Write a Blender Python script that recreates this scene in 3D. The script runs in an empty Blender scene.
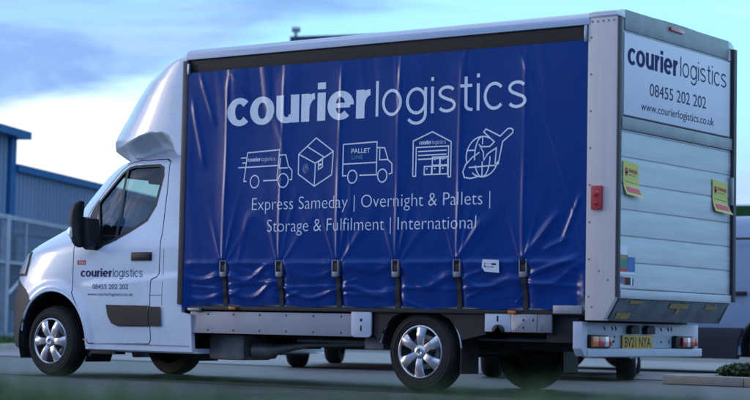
import bpy, bmesh, math, random
from mathutils import Vector, Matrix, noise
import numpy as np
random.seed(7)
S = bpy.context.scene
COL = S.collection

# ------------------------------------------------------------------ materials
def mat(name, col, rough=.5, metal=0, coat=0, spec=.5, var=0, vscale=6, bump=0, bscale=40, rvar=0, alpha=None, stretch=None):
    m = bpy.data.materials.new(name); m.use_nodes = True
    n = m.node_tree.nodes; l = m.node_tree.links; b = n['Principled BSDF']
    b.inputs['Base Color'].default_value = (*col, 1)
    b.inputs['Roughness'].default_value = rough
    b.inputs['Metallic'].default_value = metal
    b.inputs['Coat Weight'].default_value = coat
    b.inputs['Coat Roughness'].default_value = .09
    b.inputs['Specular IOR Level'].default_value = spec
    if var or bump or rvar:
        tc = n.new('ShaderNodeTexCoord'); mp = n.new('ShaderNodeMapping')
        l.new(tc.outputs['Object'], mp.inputs['Vector'])
        if stretch: mp.inputs['Scale'].default_value = stretch
    if var or rvar:
        t = n.new('ShaderNodeTexNoise'); t.inputs['Scale'].default_value = vscale; t.inputs['Detail'].default_value = 6
        t.inputs['Roughness'].default_value = .6
        l.new(mp.outputs[0], t.inputs['Vector'])
        if var:
            mr = n.new('ShaderNodeMapRange'); mr.inputs[1].default_value = .3; mr.inputs[2].default_value = .7
            mr.inputs[3].default_value = 1-var; mr.inputs[4].default_value = 1+var
            l.new(t.outputs['Fac'], mr.inputs[0])
            vm = n.new('ShaderNodeVectorMath'); vm.operation = 'SCALE'
            vm.inputs[0].default_value = col; l.new(mr.outputs[0], vm.inputs['Scale'])
            l.new(vm.outputs[0], b.inputs['Base Color'])
        if rvar:
            mr = n.new('ShaderNodeMapRange'); mr.inputs[1].default_value = .3; mr.inputs[2].default_value = .7
            mr.inputs[3].default_value = max(0, rough-rvar); mr.inputs[4].default_value = rough+rvar
            l.new(t.outputs['Fac'], mr.inputs[0]); l.new(mr.outputs[0], b.inputs['Roughness'])
    if bump:
        t2 = n.new('ShaderNodeTexNoise'); t2.inputs['Scale'].default_value = bscale; t2.inputs['Detail'].default_value = 5
        l.new(mp.outputs[0], t2.inputs['Vector'])
        bp = n.new('ShaderNodeBump'); bp.inputs['Strength'].default_value = 1; bp.inputs['Distance'].default_value = bump
        l.new(t2.outputs['Fac'], bp.inputs['Height']); l.new(bp.outputs[0], b.inputs['Normal'])
    return m

def glass(name, tint, rough=.02):
    m = bpy.data.materials.new(name); m.use_nodes = True
    n = m.node_tree.nodes; l = m.node_tree.links; n.clear()
    out = n.new('ShaderNodeOutputMaterial'); mx = n.new('ShaderNodeMixShader'); 
    ge = n.new('ShaderNodeNewGeometry'); dt = n.new('ShaderNodeVectorMath'); dt.operation = 'DOT_PRODUCT'
    l.new(ge.outputs['Normal'], dt.inputs[0]); l.new(ge.outputs['Incoming'], dt.inputs[1])
    def mth(op, a, b):
        q = n.new('ShaderNodeMath'); q.operation = op
        for i, v in enumerate((a, b)):
            if isinstance(v, (int, float)): q.inputs[i].default_value = v
            elif v is not None: l.new(v, q.inputs[i])
        return q
    c_ = mth('ABSOLUTE', dt.outputs['Value'], None); c1 = mth('SUBTRACT', 1, c_.outputs[0]); p5 = mth('POWER', c1.outputs[0], 5)
    fr = mth('MULTIPLY', p5.outputs[0], .92); ad = mth('ADD', fr.outputs[0], .07)
    tr = n.new('ShaderNodeBsdfTransparent'); tr.inputs[0].default_value = (*tint, 1)
    gl = n.new('ShaderNodeBsdfGlossy'); gl.inputs['Roughness'].default_value = rough; gl.inputs['Color'].default_value = (1, 1, 1, 1)
    l.new(ad.outputs[0], mx.inputs[0]); l.new(tr.outputs[0], mx.inputs[1]); l.new(gl.outputs[0], mx.inputs[2])
    l.new(mx.outputs[0], out.inputs[0])
    return m

M = dict(
 white=mat('white_paint', (.72, .81, .93), .28, coat=1, rvar=.05, vscale=3, var=.045),
 dark_trim=mat('dark_plastic', (.011, .0125, .016), .5, var=.15, vscale=10, bump=.0005, bscale=400),
 bumperm=mat('bumper_plastic', (.032, .033, .040), .55, var=.15, vscale=5, bump=.0006, bscale=300),
 black=mat('black_rubber', (.012, .012, .013), .7, var=.3, vscale=8),
 tyre=mat('tyre_rubber', (.010, .011, .012), .75, var=.35, vscale=6, bump=.001, bscale=60),
 interior=mat('cab_interior', (.03, .033, .038), .8),
 blue=mat('blue_pvc', (.0012, .038, .235), .17, spec=.36, var=.07, vscale=2.5, rvar=.04, bump=.0003, bscale=600),
 letter=mat('pale_letter', (.80, .87, .96), .3, spec=.5),
 navy=mat('navy_letter', (.008, .012, .11), .6, spec=.2),
 navy2=mat('grey_navy_letter', (.022, .032, .11), .6, spec=.2),
 silver=mat('silver_rail', (.50, .53, .60), .26, metal=.75, rvar=.08, vscale=4, stretch=(.4, 6, 6)),
 valance=mat('black_valance', (.012, .0125, .015), .55, var=.2, vscale=4),
 cream=mat('cream_panel', (.66, .62, .60), .42, var=.06, vscale=3, coat=.2, stretch=(6, 6, .6), rvar=.06),
 shaded_white=mat('shaded_white_paint', (.48, .54, .66), .4, coat=.3, var=.10, vscale=6, rvar=.08),  # white darkened to hold the shade under the body in its colour
 alloy=mat('alloy_plank', (.43, .48, .55), .4, metal=.3, var=.2, vscale=3, rvar=.1, stretch=(1, .5, 7)),
 frame=mat('grey_frame', (.24, .265, .31), .4, metal=.5, var=.15, vscale=6),
 framed=mat('dark_frame', (.045, .05, .062), .45, metal=.3, var=.15, vscale=6),
 sign=mat('sign_white', (.66, .72, .84), .4),
 plate=mat('plate_yellow', (.72, .42, .02), .4),
 platetxt=mat('plate_black', (.01, .01, .012), .5),
 red=mat('red_lens', (.50, .012, .015), .15, coat=1),
 orange=mat('orange_lens', (.75, .16, .02), .2, coat=1),
 clear=mat('clear_lens', (.80, .82, .86), .12, metal=.4, coat=1),
 chrome=mat('hubcap_silver', (.60, .61, .64), .27, metal=.85, rvar=.06),
 brake=mat('brake_metal', (.10, .10, .11), .45, metal=.7),
 galv=mat('galvanised_steel', (.34, .36, .40), .45, metal=.55, var=.15, vscale=14),
 chassis=mat('chassis_black', (.011, .012, .015), .65, var=.3, vscale=5),
 chassisg=mat('chassis_grey', (.17, .19, .23), .6, metal=.3, var=.3, vscale=7),
 exhaust=mat('exhaust_steel', (.30, .28, .26), .5, metal=.6, var=.3, vscale=9),
 sill=mat('side_rail_grey', (.33, .34, .38), .45, var=.1, vscale=4),
 yellow=mat('sticker_yellow', (.60, .58, .14), .5, var=.05, vscale=12),
 ochre=mat('ochre_tape', (.36, .25, .09), .6, var=.3, vscale=30),
 pink=mat('pink_print', (.70, .06, .16), .5),
 redp=mat('red_print', (.45, .04, .05), .5),
 teal=mat('teal_print', (.05, .30, .42), .5),
 bluep=mat('blue_print', (.03, .14, .42), .5),
 greenp=mat('green_print', (.04, .22, .16), .5),
 buckle=mat('buckle_steel', (.24, .25, .28), .42, metal=.5),
 strap=mat('black_webbing', (.012, .012, .016), .7),
 winglass=glass('window_glass', (.42, .60, .66)),
 asphalt=mat('asphalt', (.105, .110, .114), .6, var=.42, vscale=.9, bump=.003, bscale=90, rvar=.12, spec=.5),
 concrete=mat('pale_concrete', (.26, .265, .27), .7, var=.18, vscale=1.1, bump=.002, bscale=60),
 kerb=mat('kerb_stone', (.40, .37, .33), .75, var=.22, vscale=5, bump=.003, bscale=50),
 dark_strip=mat('strip_dark', (.02, .022, .024), .6, var=.3, vscale=5),  # near-black of the ground strips, one of them a painted shadow
 soil=mat('soil', (.045, .035, .025), .9, var=.4, vscale=8),
 turf=mat('turf', (.03, .055, .018), .9, var=.4, vscale=9),
 grass=mat('grass_blade', (.055, .125, .030), .55, var=.45, vscale=5),
 leaf=mat('leaf', (.035, .07, .02), .5, var=.5, vscale=9),
 bark=mat('bark', (.06, .045, .03), .9),
 cladding=mat('blue_grey_cladding', (.20, .29, .43), .4, var=.07, vscale=.6, stretch=(1, 1, .25), rvar=.06),
 bluetrim=mat('blue_trim', (.012, .13, .34), .4, var=.08, vscale=2),
 mesh_panel=mat('fence_wire', (.20, .26, .34), .5, metal=.3),
 galvpale=mat('fence_steel', (.36, .42, .52), .45, metal=.2, var=.12, vscale=3),
 warehouse=mat('navy_cladding', (.025, .045, .10), .45, var=.08, vscale=.5),
 greenfascia=mat('green_fascia', (.035, .16, .04), .5, var=.1, vscale=1),
 palewall=mat('pale_cladding', (.35, .40, .46), .5, var=.08, vscale=.6),
 vanblue=mat('parked_van_paint', (.20, .29, .44), .5, coat=.15, var=.03, vscale=2),
 vanclad=mat('parked_van_cladding', (.03, .034, .045), .5, var=.1),
 carred=mat('dark_car_paint', (.03, .032, .04), .3, coat=1),
 carblue=mat('slate_car_paint', (.05, .06, .08), .3, coat=1),
 carglass=mat('car_glass', (.012, .015, .018), .08, coat=1),
)

# ------------------------------------------------------------------ mesh helpers
class MB:
    def __init__(s): s.v = []; s.f = []; s.mi = []; s.m = 0
    def add(s, vs, fs, m=None):
        o = len(s.v); s.v += [tuple(p) for p in vs]; s.f += [tuple(i+o for i in f) for f in fs]; s.mi += [s.m if m is None else m]*len(fs)
        return s
    def box(s, a, b, m=None):
        (x0, y0, z0), (x1, y1, z1) = a, b
        return s.add([(x0, y0, z0), (x1, y0, z0), (x1, y1, z0), (x0, y1, z0), (x0, y0, z1), (x1, y0, z1), (x1, y1, z1), (x0, y1, z1)],
              [(0, 3, 2, 1), (4, 5, 6, 7), (0, 1, 5, 4), (1, 2, 6, 5), (2, 3, 7, 6), (3, 0, 4, 7)], m)
    def prism(s, poly, y0, y1, axis='y', m=None):
        # polygon in (x,z) extruded along y; or (y,z) along x; or (x,y) along z
        n = len(poly)
        a = sum(poly[i][0]*poly[(i+1) % n][1]-poly[(i+1) % n][0]*poly[i][1] for i in range(n))
        if a < 0: poly = poly[::-1]
        def P(u, v, w): return (u, w, v) if axis == 'y' else (w, u, v) if axis == 'x' else (u, v, w)
        vs = [P(u, v, y0) for u, v in poly]+[P(u, v, y1) for u, v in poly]
        fl = axis == 'y'
        fs = [tuple(range(n)) if fl else tuple(range(n))[::-1], tuple(range(n, 2*n))[::-1] if fl else tuple(range(n, 2*n))]
        for i in range(n):
            j = (i+1) % n; q = (i, j, j+n, i+n); fs.append(q[::-1] if fl else q)
        return s.add(vs, fs, m)
    def lathe(s, prof, seg=48, c=(0, 0, 0), m=None, close=False):
        # profile [(r, y)] revolved about the y axis through c
        vs = []; fs = []; k = len(prof)
        for i in range(seg):
            t = 2*math.pi*i/seg
            for r, y in prof: vs.append((c[0]+r*math.cos(t), c[1]+y, c[2]+r*math.sin(t)))
        for i in range(seg):
            j = (i+1) % seg
            for q in range(k if close else k-1):
                q2 = (q+1) % k
                fs.append((i*k+q, j*k+q, j*k+q2, i*k+q2))
        return s.add(vs, fs, m)
    def tube(s, pts, r, seg=10, m=None, cap=True):
        pts = [Vector(p) for p in pts]; vs = []; fs = []
        rr = r if isinstance(r, (list, tuple)) else [r]*len(pts)
        for i, p in enumerate(pts):
            d = (pts[min(i+1, len(pts)-1)]-pts[max(i-1, 0)]).normalized()
            up = Vector((0, 0, 1)) if abs(d.z) < .9 else Vector((1, 0, 0))
            a = d.cross(up).normalized(); b = d.cross(a)
            for k in range(seg):
                t = 2*math.pi*k/seg; vs.append(p+rr[i]*(math.cos(t)*a+math.sin(t)*b))
        for i in range(len(pts)-1):
            for k in range(seg):
                k2 = (k+1) % seg; fs.append((i*seg+k, i*seg+k2, (i+1)*seg+k2, (i+1)*seg+k))
        if cap: fs += [tuple(range(seg))[::-1], tuple(range((len(pts)-1)*seg, len(pts)*seg))]
        return s.add(vs, fs, m)
    def mesh(s, name, mats, smooth=40, bevel=0):
        me = bpy.data.meshes.new(name); me.from_pydata(s.v, [], s.f); 
        for m_ in (mats if isinstance(mats, (list, tuple)) else [mats]): me.materials.append(m_)
        for p, i in zip(me.polygons, s.mi): p.material_index = i
        bm = bmesh.new(); bm.from_mesh(me)
        bmesh.ops.recalc_face_normals(bm, faces=bm.faces)
        if bevel:
            es = [e for e in bm.edges if len(e.link_faces) == 2 and e.calc_face_angle(0) > .5]
            bmesh.ops.bevel(bm, geom=es, offset=bevel, segments=2, affect='EDGES', profile=.6, clamp_overlap=True)
        bm.to_mesh(me); bm.free()
        if smooth:
            me.shade_smooth(); me.set_sharp_from_angle(angle=math.radians(smooth))
        return me
    def build(s, name, mats, parent=None, smooth=40, bevel=0, label=None):
        return link(name, s.mesh(name, mats, smooth, bevel), parent, label=label)

def world_off(p):
    o = Vector((0, 0, 0))
    while p is not None: o += p.location; p = p.parent
    return o
def link(name, me, parent=None, loc=None, label=None):
    """mesh data in world coordinates; a part is placed so that it stays there"""
    o = bpy.data.objects.new(name, me); COL.objects.link(o)
    if parent is not None:
        o.parent = parent
        o.location = (Vector(loc) if loc is not None else Vector((0, 0, 0)))-world_off(parent)
        if loc is None and False: pass
    elif loc is not None: o.location = loc
    if label: o['label'] = label
    return o
def tag(o, label=None, cat=None, group=None, kind=None):
    if label: o['label'] = label
    if cat: o['category'] = cat
    if group: o['group'] = group
    if kind: o['kind'] = kind
    return o
def empty(name, loc, label, cat, group=None, rz=0):
    o = bpy.data.objects.new(name, None); COL.objects.link(o); o.location = loc; o.rotation_euler.z = rz
    o.empty_display_size = .2
    return tag(o, label, cat, group)

def boolean(me, cutter, op):
    a = bpy.data.objects.new('a', me); b = bpy.data.objects.new('b', cutter)
    COL.objects.link(a); COL.objects.link(b)
    md = a.modifiers.new('m', 'BOOLEAN'); md.operation = op; md.object = b; md.solver = 'EXACT'
    if len(me.materials): md.material_mode = 'INDEX'
    dg = bpy.context.evaluated_depsgraph_get(); dg.update()
    r = bpy.data.meshes.new_from_object(a.evaluated_get(dg))
    bpy.data.objects.remove(a); bpy.data.objects.remove(b)
    return r

# flat artwork: list of 2D polygons or text in a (u,v) plane -> bisected -> mapped on a surface
def text2d(body, u0, u1, base, hgt=None, bold=0., xh=None, spacing=1.0):
    c = bpy.data.curves.new('t', 'FONT'); c.body = body; c.size = 1; c.offset = bold; c.space_character = spacing
    c.resolution_u = 5
    o = bpy.data.objects.new('t', c); COL.objects.link(o)
    dg = bpy.context.evaluated_depsgraph_get(); dg.update()
    me = bpy.data.meshes.new_from_object(o.evaluated_get(dg)); bpy.data.objects.remove(o)
    xs = [v.co.x for v in me.vertices]; x0, x1 = min(xs), max(xs)
    # font metrics: x-height .53, cap height .70
    sc = (xh/.535) if xh else hgt/.70
    vs = [(u0+(v.co.x-x0)/(x1-x0)*(u1-u0), base+v.co.y*sc) for v in me.vertices]
    return vs, [tuple(p.vertices) for p in me.polygons]
def stroke2d(pts, w, closed=False, wh=None):
    """ribbon along a polyline; wh = width where the line runs level (heavy letters are thinner there)"""
    n = len(pts); P = [Vector(p) for p in pts]; vs = []; fs = []
    wh = wh or w
    for i in range(n):
        if closed: a, b = P[i-1], P[(i+1) % n]
        else: a, b = P[max(i-1, 0)], P[min(i+1, n-1)]
        d0 = (P[i]-a); d1 = (b-P[i])
        d0 = d0.normalized() if d0.length > 1e-9 else d1.normalized(); d1 = d1.normalized() if d1.length > 1e-9 else d0
        t = (d0+d1); t = t.normalized() if t.length > 1e-6 else d0
        nn = Vector((-t.y, t.x)); k = max(.5, abs(nn.dot(Vector((-d0.y, d0.x)))))
        ww = wh+(w-wh)*t.y*t.y
        vs += [tuple(P[i]+nn*ww/2/k), tuple(P[i]-nn*ww/2/k)]
    for i in range(n if closed else n-1):
        j = (i+1) % n; fs.append((2*i, 2*i+1, 2*j+1, 2*j))
    return vs, fs
def circ(cx, cz, rx, rz=None, n=28, a0=0, a1=360):
    rz = rz or rx
    full = a1-a0 == 360
    return [(cx+rx*math.cos(math.radians(a0+(a1-a0)*i/(n if full else n-1))), cz+rz*math.sin(math.radians(a0+(a1-a0)*i/(n if full else n-1)))) for i in range(n)]
from mathutils.geometry import delaunay_2d_cdt
def union2d(parts):
    """merge overlapping flat polygons so that no two faces share a place"""
    vs = []; fs = []
    for v, f in parts:
        o = len(vs); vs += [Vector((a, b)) for a, b in v]
        for q in f:
            q = [i+o for i in q]
            ar = sum(vs[q[i]].x*vs[q[(i+1) % len(q)]].y-vs[q[(i+1) % len(q)]].x*vs[q[i]].y for i in range(len(q)))
            fs.append(q if ar > 0 else q[::-1])
    r = delaunay_2d_cdt(vs, [], fs, 1, 1e-6)
    return [tuple(v) for v in r[0]], [tuple(f) for f, og in zip(r[2], r[5]) if len(og)]
def glyph(ch, w, t):
    """plain grotesque letter in units of the x-height: strokes and advance; w = stem width, t = level stroke width"""
    h = w/2; q = t/2; L = []; rx = .52 if w > .2 else .47; W_ = 2*rx
    def arc(cx, cy_, a, b, t0, t1, n=26): return [(cx+a*math.cos(math.radians(t0+(t1-t0)*i/n)), cy_+b*math.sin(math.radians(t0+(t1-t0)*i/n))) for i in range(n+1)]
    ex, ey = rx-h, .515-q
    if ch == 'o': L.append((arc(rx, .5, ex, ey, 0, 360)[:-1], w, True)); adv = W_
    elif ch == 'c': L.append((arc(rx, .5, ex, ey, 42, 318), w, False)); adv = W_-(.17 if w > .2 else .08)
    elif ch == 'e':
        L.append((arc(rx, .5, ex, ey, 0, 316), w, False)); L.append(([(h*.9, .5), (W_-h*.9, .5)], t*.8, False)); adv = W_
    elif ch == 'u':
        a = W_-.10; L.append(([(h, 1), (h, .40)]+arc(a/2-.03, .38, a/2-.03-h, .395-q, 180, 330)[1:], w, False)); L.append(([(a-h, 1), (a-h, 0)], w, False)); adv = a
    elif ch == 'r':
        L.append(([(h, 1), (h, 0)], w, False)); L.append((arc(.56, .40, .56-h, .605-q, 172, 92), w, False)); adv = .57 if w > .2 else .50
    elif ch == 'i': L.append(([(h, 1), (h, 0)], w, False)); L.append(([(h, 1.36), (h, 1.36-max(.14, w*.72))], w, False)); adv = w
    elif ch == 'l': L.append(([(h, 1.36), (h, 0)], w, False)); adv = w
    elif ch == 'g':
        L.append((arc(rx, .5, ex, ey, 0, 360)[:-1], w, True)); L.append(([(W_-h, 1), (W_-h, .0)]+arc(rx, .0, rx-h, .40-q, 0, -150)[1:], w, False)); adv = W_
    elif ch == 't': L.append(([(.26, 1.28), (.26, .22)]+arc(.46, .22, .20, .22-q, 180, 265)[1:]+[(.54, q*.9)], w, False)); L.append(([(.02, 1-q), (.52, 1-q)], t, False)); adv = .54
    elif ch == 's':
        a = arc(.42, .745, .33, .255-q*.9, 25, 255, 16); b = arc(.42, .265, .35, .265-q*.9, 75, -155, 16); L.append((a[:-1]+b, w, False)); adv = .84
    return L, adv
def word2d(body, u0, u1, base, xh, w, t, gap):
    """letters with even gaps, fitted between u0 and u1"""
    glyphs = []; x = 0
    for ch in body:
        L, adv = glyph(ch, w, t); glyphs.append((x, L)); x += adv+gap
    k = (u1-u0)/(x-gap); V = []; F_ = []
    for x, L in glyphs:
        parts = [stroke2d(p, ww, c, min(t, ww)) for p, ww, c in L]
        v, f = union2d(parts) if len(parts) > 1 and not any(c for _, _, c in L) else (None, None)
        if v is None:
            if len(parts) == 1: v, f = parts[0]
            else:   # a closed bowl and a stem: cut the bowl where the stem stands
                v, f = list(parts[0][0]), list(parts[0][1]); xs = min(a for a, b in parts[1][0][:2])
                v = [(min(a, xs) if b < 2 else a, b) for a, b in v]; o = len(v); v += parts[1][0]; f += [tuple(i+o for i in q_) for q_ in parts[1][1]]
        o = len(V); V += [(u0+(x+a)*k, base+b*xh) for a, b in v]; F_ += [tuple(i+o for i in q_) for q_ in f]
    return V, F_
BOLD = dict(w=.33, t=.215, gap=.085); THIN = dict(w=.125, t=.115, gap=.18)
def art(name, shapes, mats, mapf, parent=None, du=.02, dv=.04, smooth=True, label=None):
    """shapes: [(verts2d, faces, matindex)]"""
    if name == 'lettering' and len(shapes) > 1:
        for sh in shapes: o = art(name, [sh], mats, mapf, parent, du, dv, smooth, label)
        return o
    bm = bmesh.new()
    for sh in shapes:
        vs, fs = sh[0], sh[1]; mi = sh[2] if len(sh) > 2 else 0
        bv = [bm.verts.new((u, v, 0)) for u, v in vs]
        for f in fs:
            try: q = bm.faces.new([bv[i] for i in f]); q.material_index = mi
            except ValueError: pass
    if du:
        us = [v.co.x for v in bm.verts]; u = math.ceil(min(us)/du)*du
        while u < max(us):
            bmesh.ops.bisect_plane(bm, geom=bm.verts[:]+bm.edges[:]+bm.faces[:], plane_co=(u, 0, 0), plane_no=(1, 0, 0)); u += du
    if dv:
        us = [v.co.y for v in bm.verts]; u = math.ceil(min(us)/dv)*dv
        while u < max(us):
            bmesh.ops.bisect_plane(bm, geom=bm.verts[:]+bm.edges[:]+bm.faces[:], plane_co=(0, u, 0), plane_no=(0, 1, 0)); u += dv
    bmesh.ops.triangulate(bm, faces=[f for f in bm.faces if len(f.verts) > 4])
    for v in bm.verts: v.co = Vector(mapf(v.co.x, v.co.y))
    me = bpy.data.meshes.new(name)
    bm.to_mesh(me); bm.free()
    for m_ in (mats if isinstance(mats, (list, tuple)) else [mats]): me.materials.append(m_)
    if smooth: me.shade_smooth()
    return link(name, me, parent, label=label)
def rect(u0, u1, v0, v1): return [(u0, v0), (u1, v0), (u1, v1), (u0, v1)], [(0, 1, 2, 3)]
def poly(p): return list(p), [tuple(range(len(p)))]

# ------------------------------------------------------------------ ground and setting
def sheet(name, x0, x1, y0, y1, z, m, cat=None):
    mb = MB(); mb.add([(x0, y0, z), (x1, y0, z), (x1, y1, z), (x0, y1, z)], [(0, 1, 2, 3)])
    o = mb.build(name, m, smooth=0); tag(o, kind='structure'); return o
sheet('ground', -900, 900, -900, 1200, -.004, M['asphalt'])
sheet('concrete_apron', -60, 40, 6.05, 17.5, .002, M['concrete'])
sheet('shadow_strip', -60, 40, 5.82, 6.04, .001, M['dark_strip'])  # shadow under the parked cars, painted as a dark strip
sheet('dark_ground_strip', -40, 30, -.09, .0, .001, M['dark_strip'])  # thin dark strip along the line of the near wheels

# ------------------------------------------------------------------ the truck
C = 1.0375
ROOT = empty('curtain_sided_truck', (-1.3, C, 0), 'white courier truck with a blue lettered side curtain, closed tail lift and yellow rear plate', 'truck')
T = ROOT

IT = [(.22, -4.75), (.3, -4.79), (.43, -4.813), (.723, -4.81), (.87, -4.77), (1.02, -4.73), (1.19, -4.63), (1.27, -4.49), (1.34, -4.313), (1.445, -4.054), (1.54, -3.96), (1.655, -3.863), (1.95, -3.54), (2.05, -3.38), (2.08, -3.301), (2.10, -3.15)]
ST = [(.2, .06), (.5, .035), (.7, .03), (1.25, .03), (2.04, .20), (2.075, .24), (2.1, .32)]
NT = [(.9, 6), (1.2, 5), (1.45, 3.6), (2.1, 3.6)]
def interp(t, z):
    if z <= t[0][0]: return t[0][1]
    for (a, b), (c, d) in zip(t, t[1:]):
        if z <= c: return b+(d-b)*(z-a)/(c-a)
    return t[-1][1]
def solveL(I, n, s, x0=-2.6, y0=.03, k=.98, lo=.02, hi=4):
    th = np.linspace(.001, math.pi/2, 500); b = C-s
    cx = np.cos(th)**(2/n); y = C-b*np.sin(th)**(2/n)
    for _ in range(40):
        L = (lo+hi)/2
        if np.min(x0-L*cx+k*(y-y0)) < I: hi = L
        else: lo = L
    return L
_LT = []
for i in range(0, 96):
    z = .2+i*.02
    _LT.append((z, solveL(interp(IT, z), interp(NT, z), interp(ST, z))))
def smoothT(t, k=2):
    v = [b for a, b in t]
    for _ in range(k): v = [v[0]]+[(v[i-1]+2*v[i]+v[i+1])/4 for i in range(1, len(v)-1)]+[v[-1]]
    return [(a, w) for (a, b), w in zip(t, v)]
_LT = smoothT(_LT, 3)
def cabL(z): return interp(_LT, z)
_S = smoothT([(.2+i*.02, interp(ST, .2+i*.02)) for i in range(96)], 4)
def pressed(x, z):
    """wheel-arch flare and the swage line pressed into the cab side"""
    if z > 1.35: return 0
    r = math.hypot(x+4.285, z-.345)
    f = .020*math.exp(-((r-.50)/.055)**2) if r < .55 else .020*math.exp(-((r-.53)/.022)**2)
    zc_ = .865+.075*(x+4.0)
    t = max(0, min(1, (zc_+.035-z)/.05)); t = t*t*(3-2*t)
    g = .011*t*max(0, min(1, (x+3.95)/.25))*max(0, min(1, (z-.30)/.30))
    e = max(0, min(1, (x+5.0)/.25))
    return (f+g)*e
def side_y(x, z):
    X = max(0, -2.6-x); L = cabL(z); n = interp(NT, z); b = C-interp(_S, z)
    q = min(X/L, .9999)
    return C-b*(1-q**n)**(1/n)-pressed(x, z)
def on_side(off):
    return lambda x, z: (x, side_y(x, z)-off, z)
def on_far(off):
    return lambda x, z: (x, 2*C-side_y(x, z)+off, z)

def ring(z, inset=0):
    L = cabL(z)-inset; n = interp(NT, z); b = C-interp(_S, z)-inset
    # near side going forward, uniform in X until 80%, then in angle
    pts = []
    q1 = .80
    N1, N2 = 90, 24
    for i in range(N1): pts.append((q1*i/N1, 'x'))
    P = [(-2.6-L*q, C-b*(1-q**n)**(1/n)) for q, _ in pts]
    th1 = math.acos(min(1, q1**(n/2)))
    for i in range(N2+1):
        th = th1*(1-i/N2)
        cx = math.cos(th)**(2/n); sy = max(0, math.sin(th))**(2/n)
        P.append((-2.6-L*cx, C-b*sy))
    xr = -2.49 if z < .62 else -2.603
    if not inset: P = [(x, y-pressed(x, z)) for x, y in P]
    P = [(xr+inset, P[0][1])]+P
    full = P+[(x, 2*C-y) for x, y in P[-2::-1]]
    return full
def hull(inset, flip):
    zs = [.255+inset]+[.27+.02*i for i in range(0, 91) if .255+inset < .27+.02*i < 2.075-inset]
    if not inset: zs += [2.08, 2.092, 2.10]
    mb = MB(); k = None; vs = []; fs = []
    for z in zs:
        r = ring(z, inset + (.02 if (not inset and z < .26) else 0)); k = len(r)
        vs += [(x, y, z) for x, y in r]
    for i in range(len(zs)-1):
        for j in range(k-1): fs.append((i*k+j, i*k+j+1, (i+1)*k+j+1, (i+1)*k+j))
        fs.append((i*k+k-1, i*k, (i+1)*k, (i+1)*k+k-1))
    # caps: crown of the roof
    fs.append(tuple(range(k))[::-1])
    top = (len(zs)-1)*k
    if inset: fs.append(tuple(range(top, top+k)))
    else:
        m = len(vs)
        for j in range(k//2):   # strips across
            pass
        # loft across with a light crown
        W = 6; idx = [[top+j, *[None]*(W-1), top+k-1-j] for j in range(k//2+1)]
        for j in range(k//2+1):
            a = Vector(vs[top+j]); b = Vector(vs[top+k-1-j])
            for w in range(1, W):
                t = w/W; p = a.lerp(b, t); p.z += .035*4*t*(1-t)*min(1, (b-a).length/1.2); vs.append(tuple(p)); idx[j][w] = len(vs)-1
        for j in range(k//2):
            for w in range(W):
                q = (idx[j][w], idx[j][w+1], idx[j+1][w+1], idx[j+1][w])
                q = tuple(dict.fromkeys(q))
                if len(q) > 2: fs.append(q)
    if flip: fs = [f[::-1] for f in fs]
    return vs, fs
def mesh_from(vs, fs, mats, mi=0, recalc=True):
    me = bpy.data.meshes.new('m'); me.from_pydata(vs, [], fs)
    for m_ in mats: me.materials.append(m_)
    for p in me.polygons: p.material_index = mi
    bm = bmesh.new(); bm.from_mesh(me); bmesh.ops.remove_doubles(bm, verts=bm.verts, dist=.0005)
    if recalc: bmesh.ops.recalc_face_normals(bm, faces=bm.faces)
    bm.to_mesh(me); bm.free()
    return me
CM = [M['white'], M['interior']]
outer = mesh_from(*hull(0, False), CM, 0)
inner = mesh_from(*hull(.045, False), CM, 1)
cab = boolean(outer, inner, 'DIFFERENCE')
def cutter(polyxz, y0, y1, axis='y', mi=1):
    mb = MB(); mb.prism(polyxz, y0, y1, axis); me = mb.mesh('c', CM, 0)
    for p in me.polygons: p.material_index = mi
    return me
WIN = [(-3.657, 1.245), (-3.85, 1.66), (-3.80, 1.72), (-3.576, 1.945), (-3.50, 1.988), (-3.40, 2.003), (-3.07, 1.998), (-3.022, 1.975), (-3.005, 1.902), (-3.034, 1.622), (-3.114, 1.482), (-3.305, 1.381), (-3.528, 1.284)]
arch = [(-4.285+.47*math.cos(t), .345+.468*math.sin(t)) for t in [math.radians(a) for a in range(-40, 221, 5)]]
win_c = lambda a, b: cutter(WIN, a, b)
cab = boolean(cab, win_c(-.4, .6), 'DIFFERENCE')
cab = boolean(cab, win_c(2*C-.6, 2*C+.4), 'DIFFERENCE')
cab = boolean(cab, cutter([(.36, 1.50), (2*C-.36, 1.50), (2*C-.42, 1.95), (.42, 1.95)], -6, -3.35, 'x'), 'DIFFERENCE')
cab = boolean(cab, cutter(arch, -.3, .40), 'DIFFERENCE')
cab = boolean(cab, cutter(arch, 2*C-.40, 2*C+.3), 'DIFFERENCE')
# grey lower bumper
BP = [(-6, .1), (-4.50, .1), (-4.50, .62), (-4.62, .735), (-4.72, .83), (-4.90, .93), (-6, 1.0)]
bump = boolean(cab.copy(), cutter(BP, -1, 4, mi=0), 'INTERSECT')
cab = boolean(cab, cutter([(x+(.004 if x > -5.9 else 0), z) for x, z in BP], -1, 4), 'DIFFERENCE')
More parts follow.
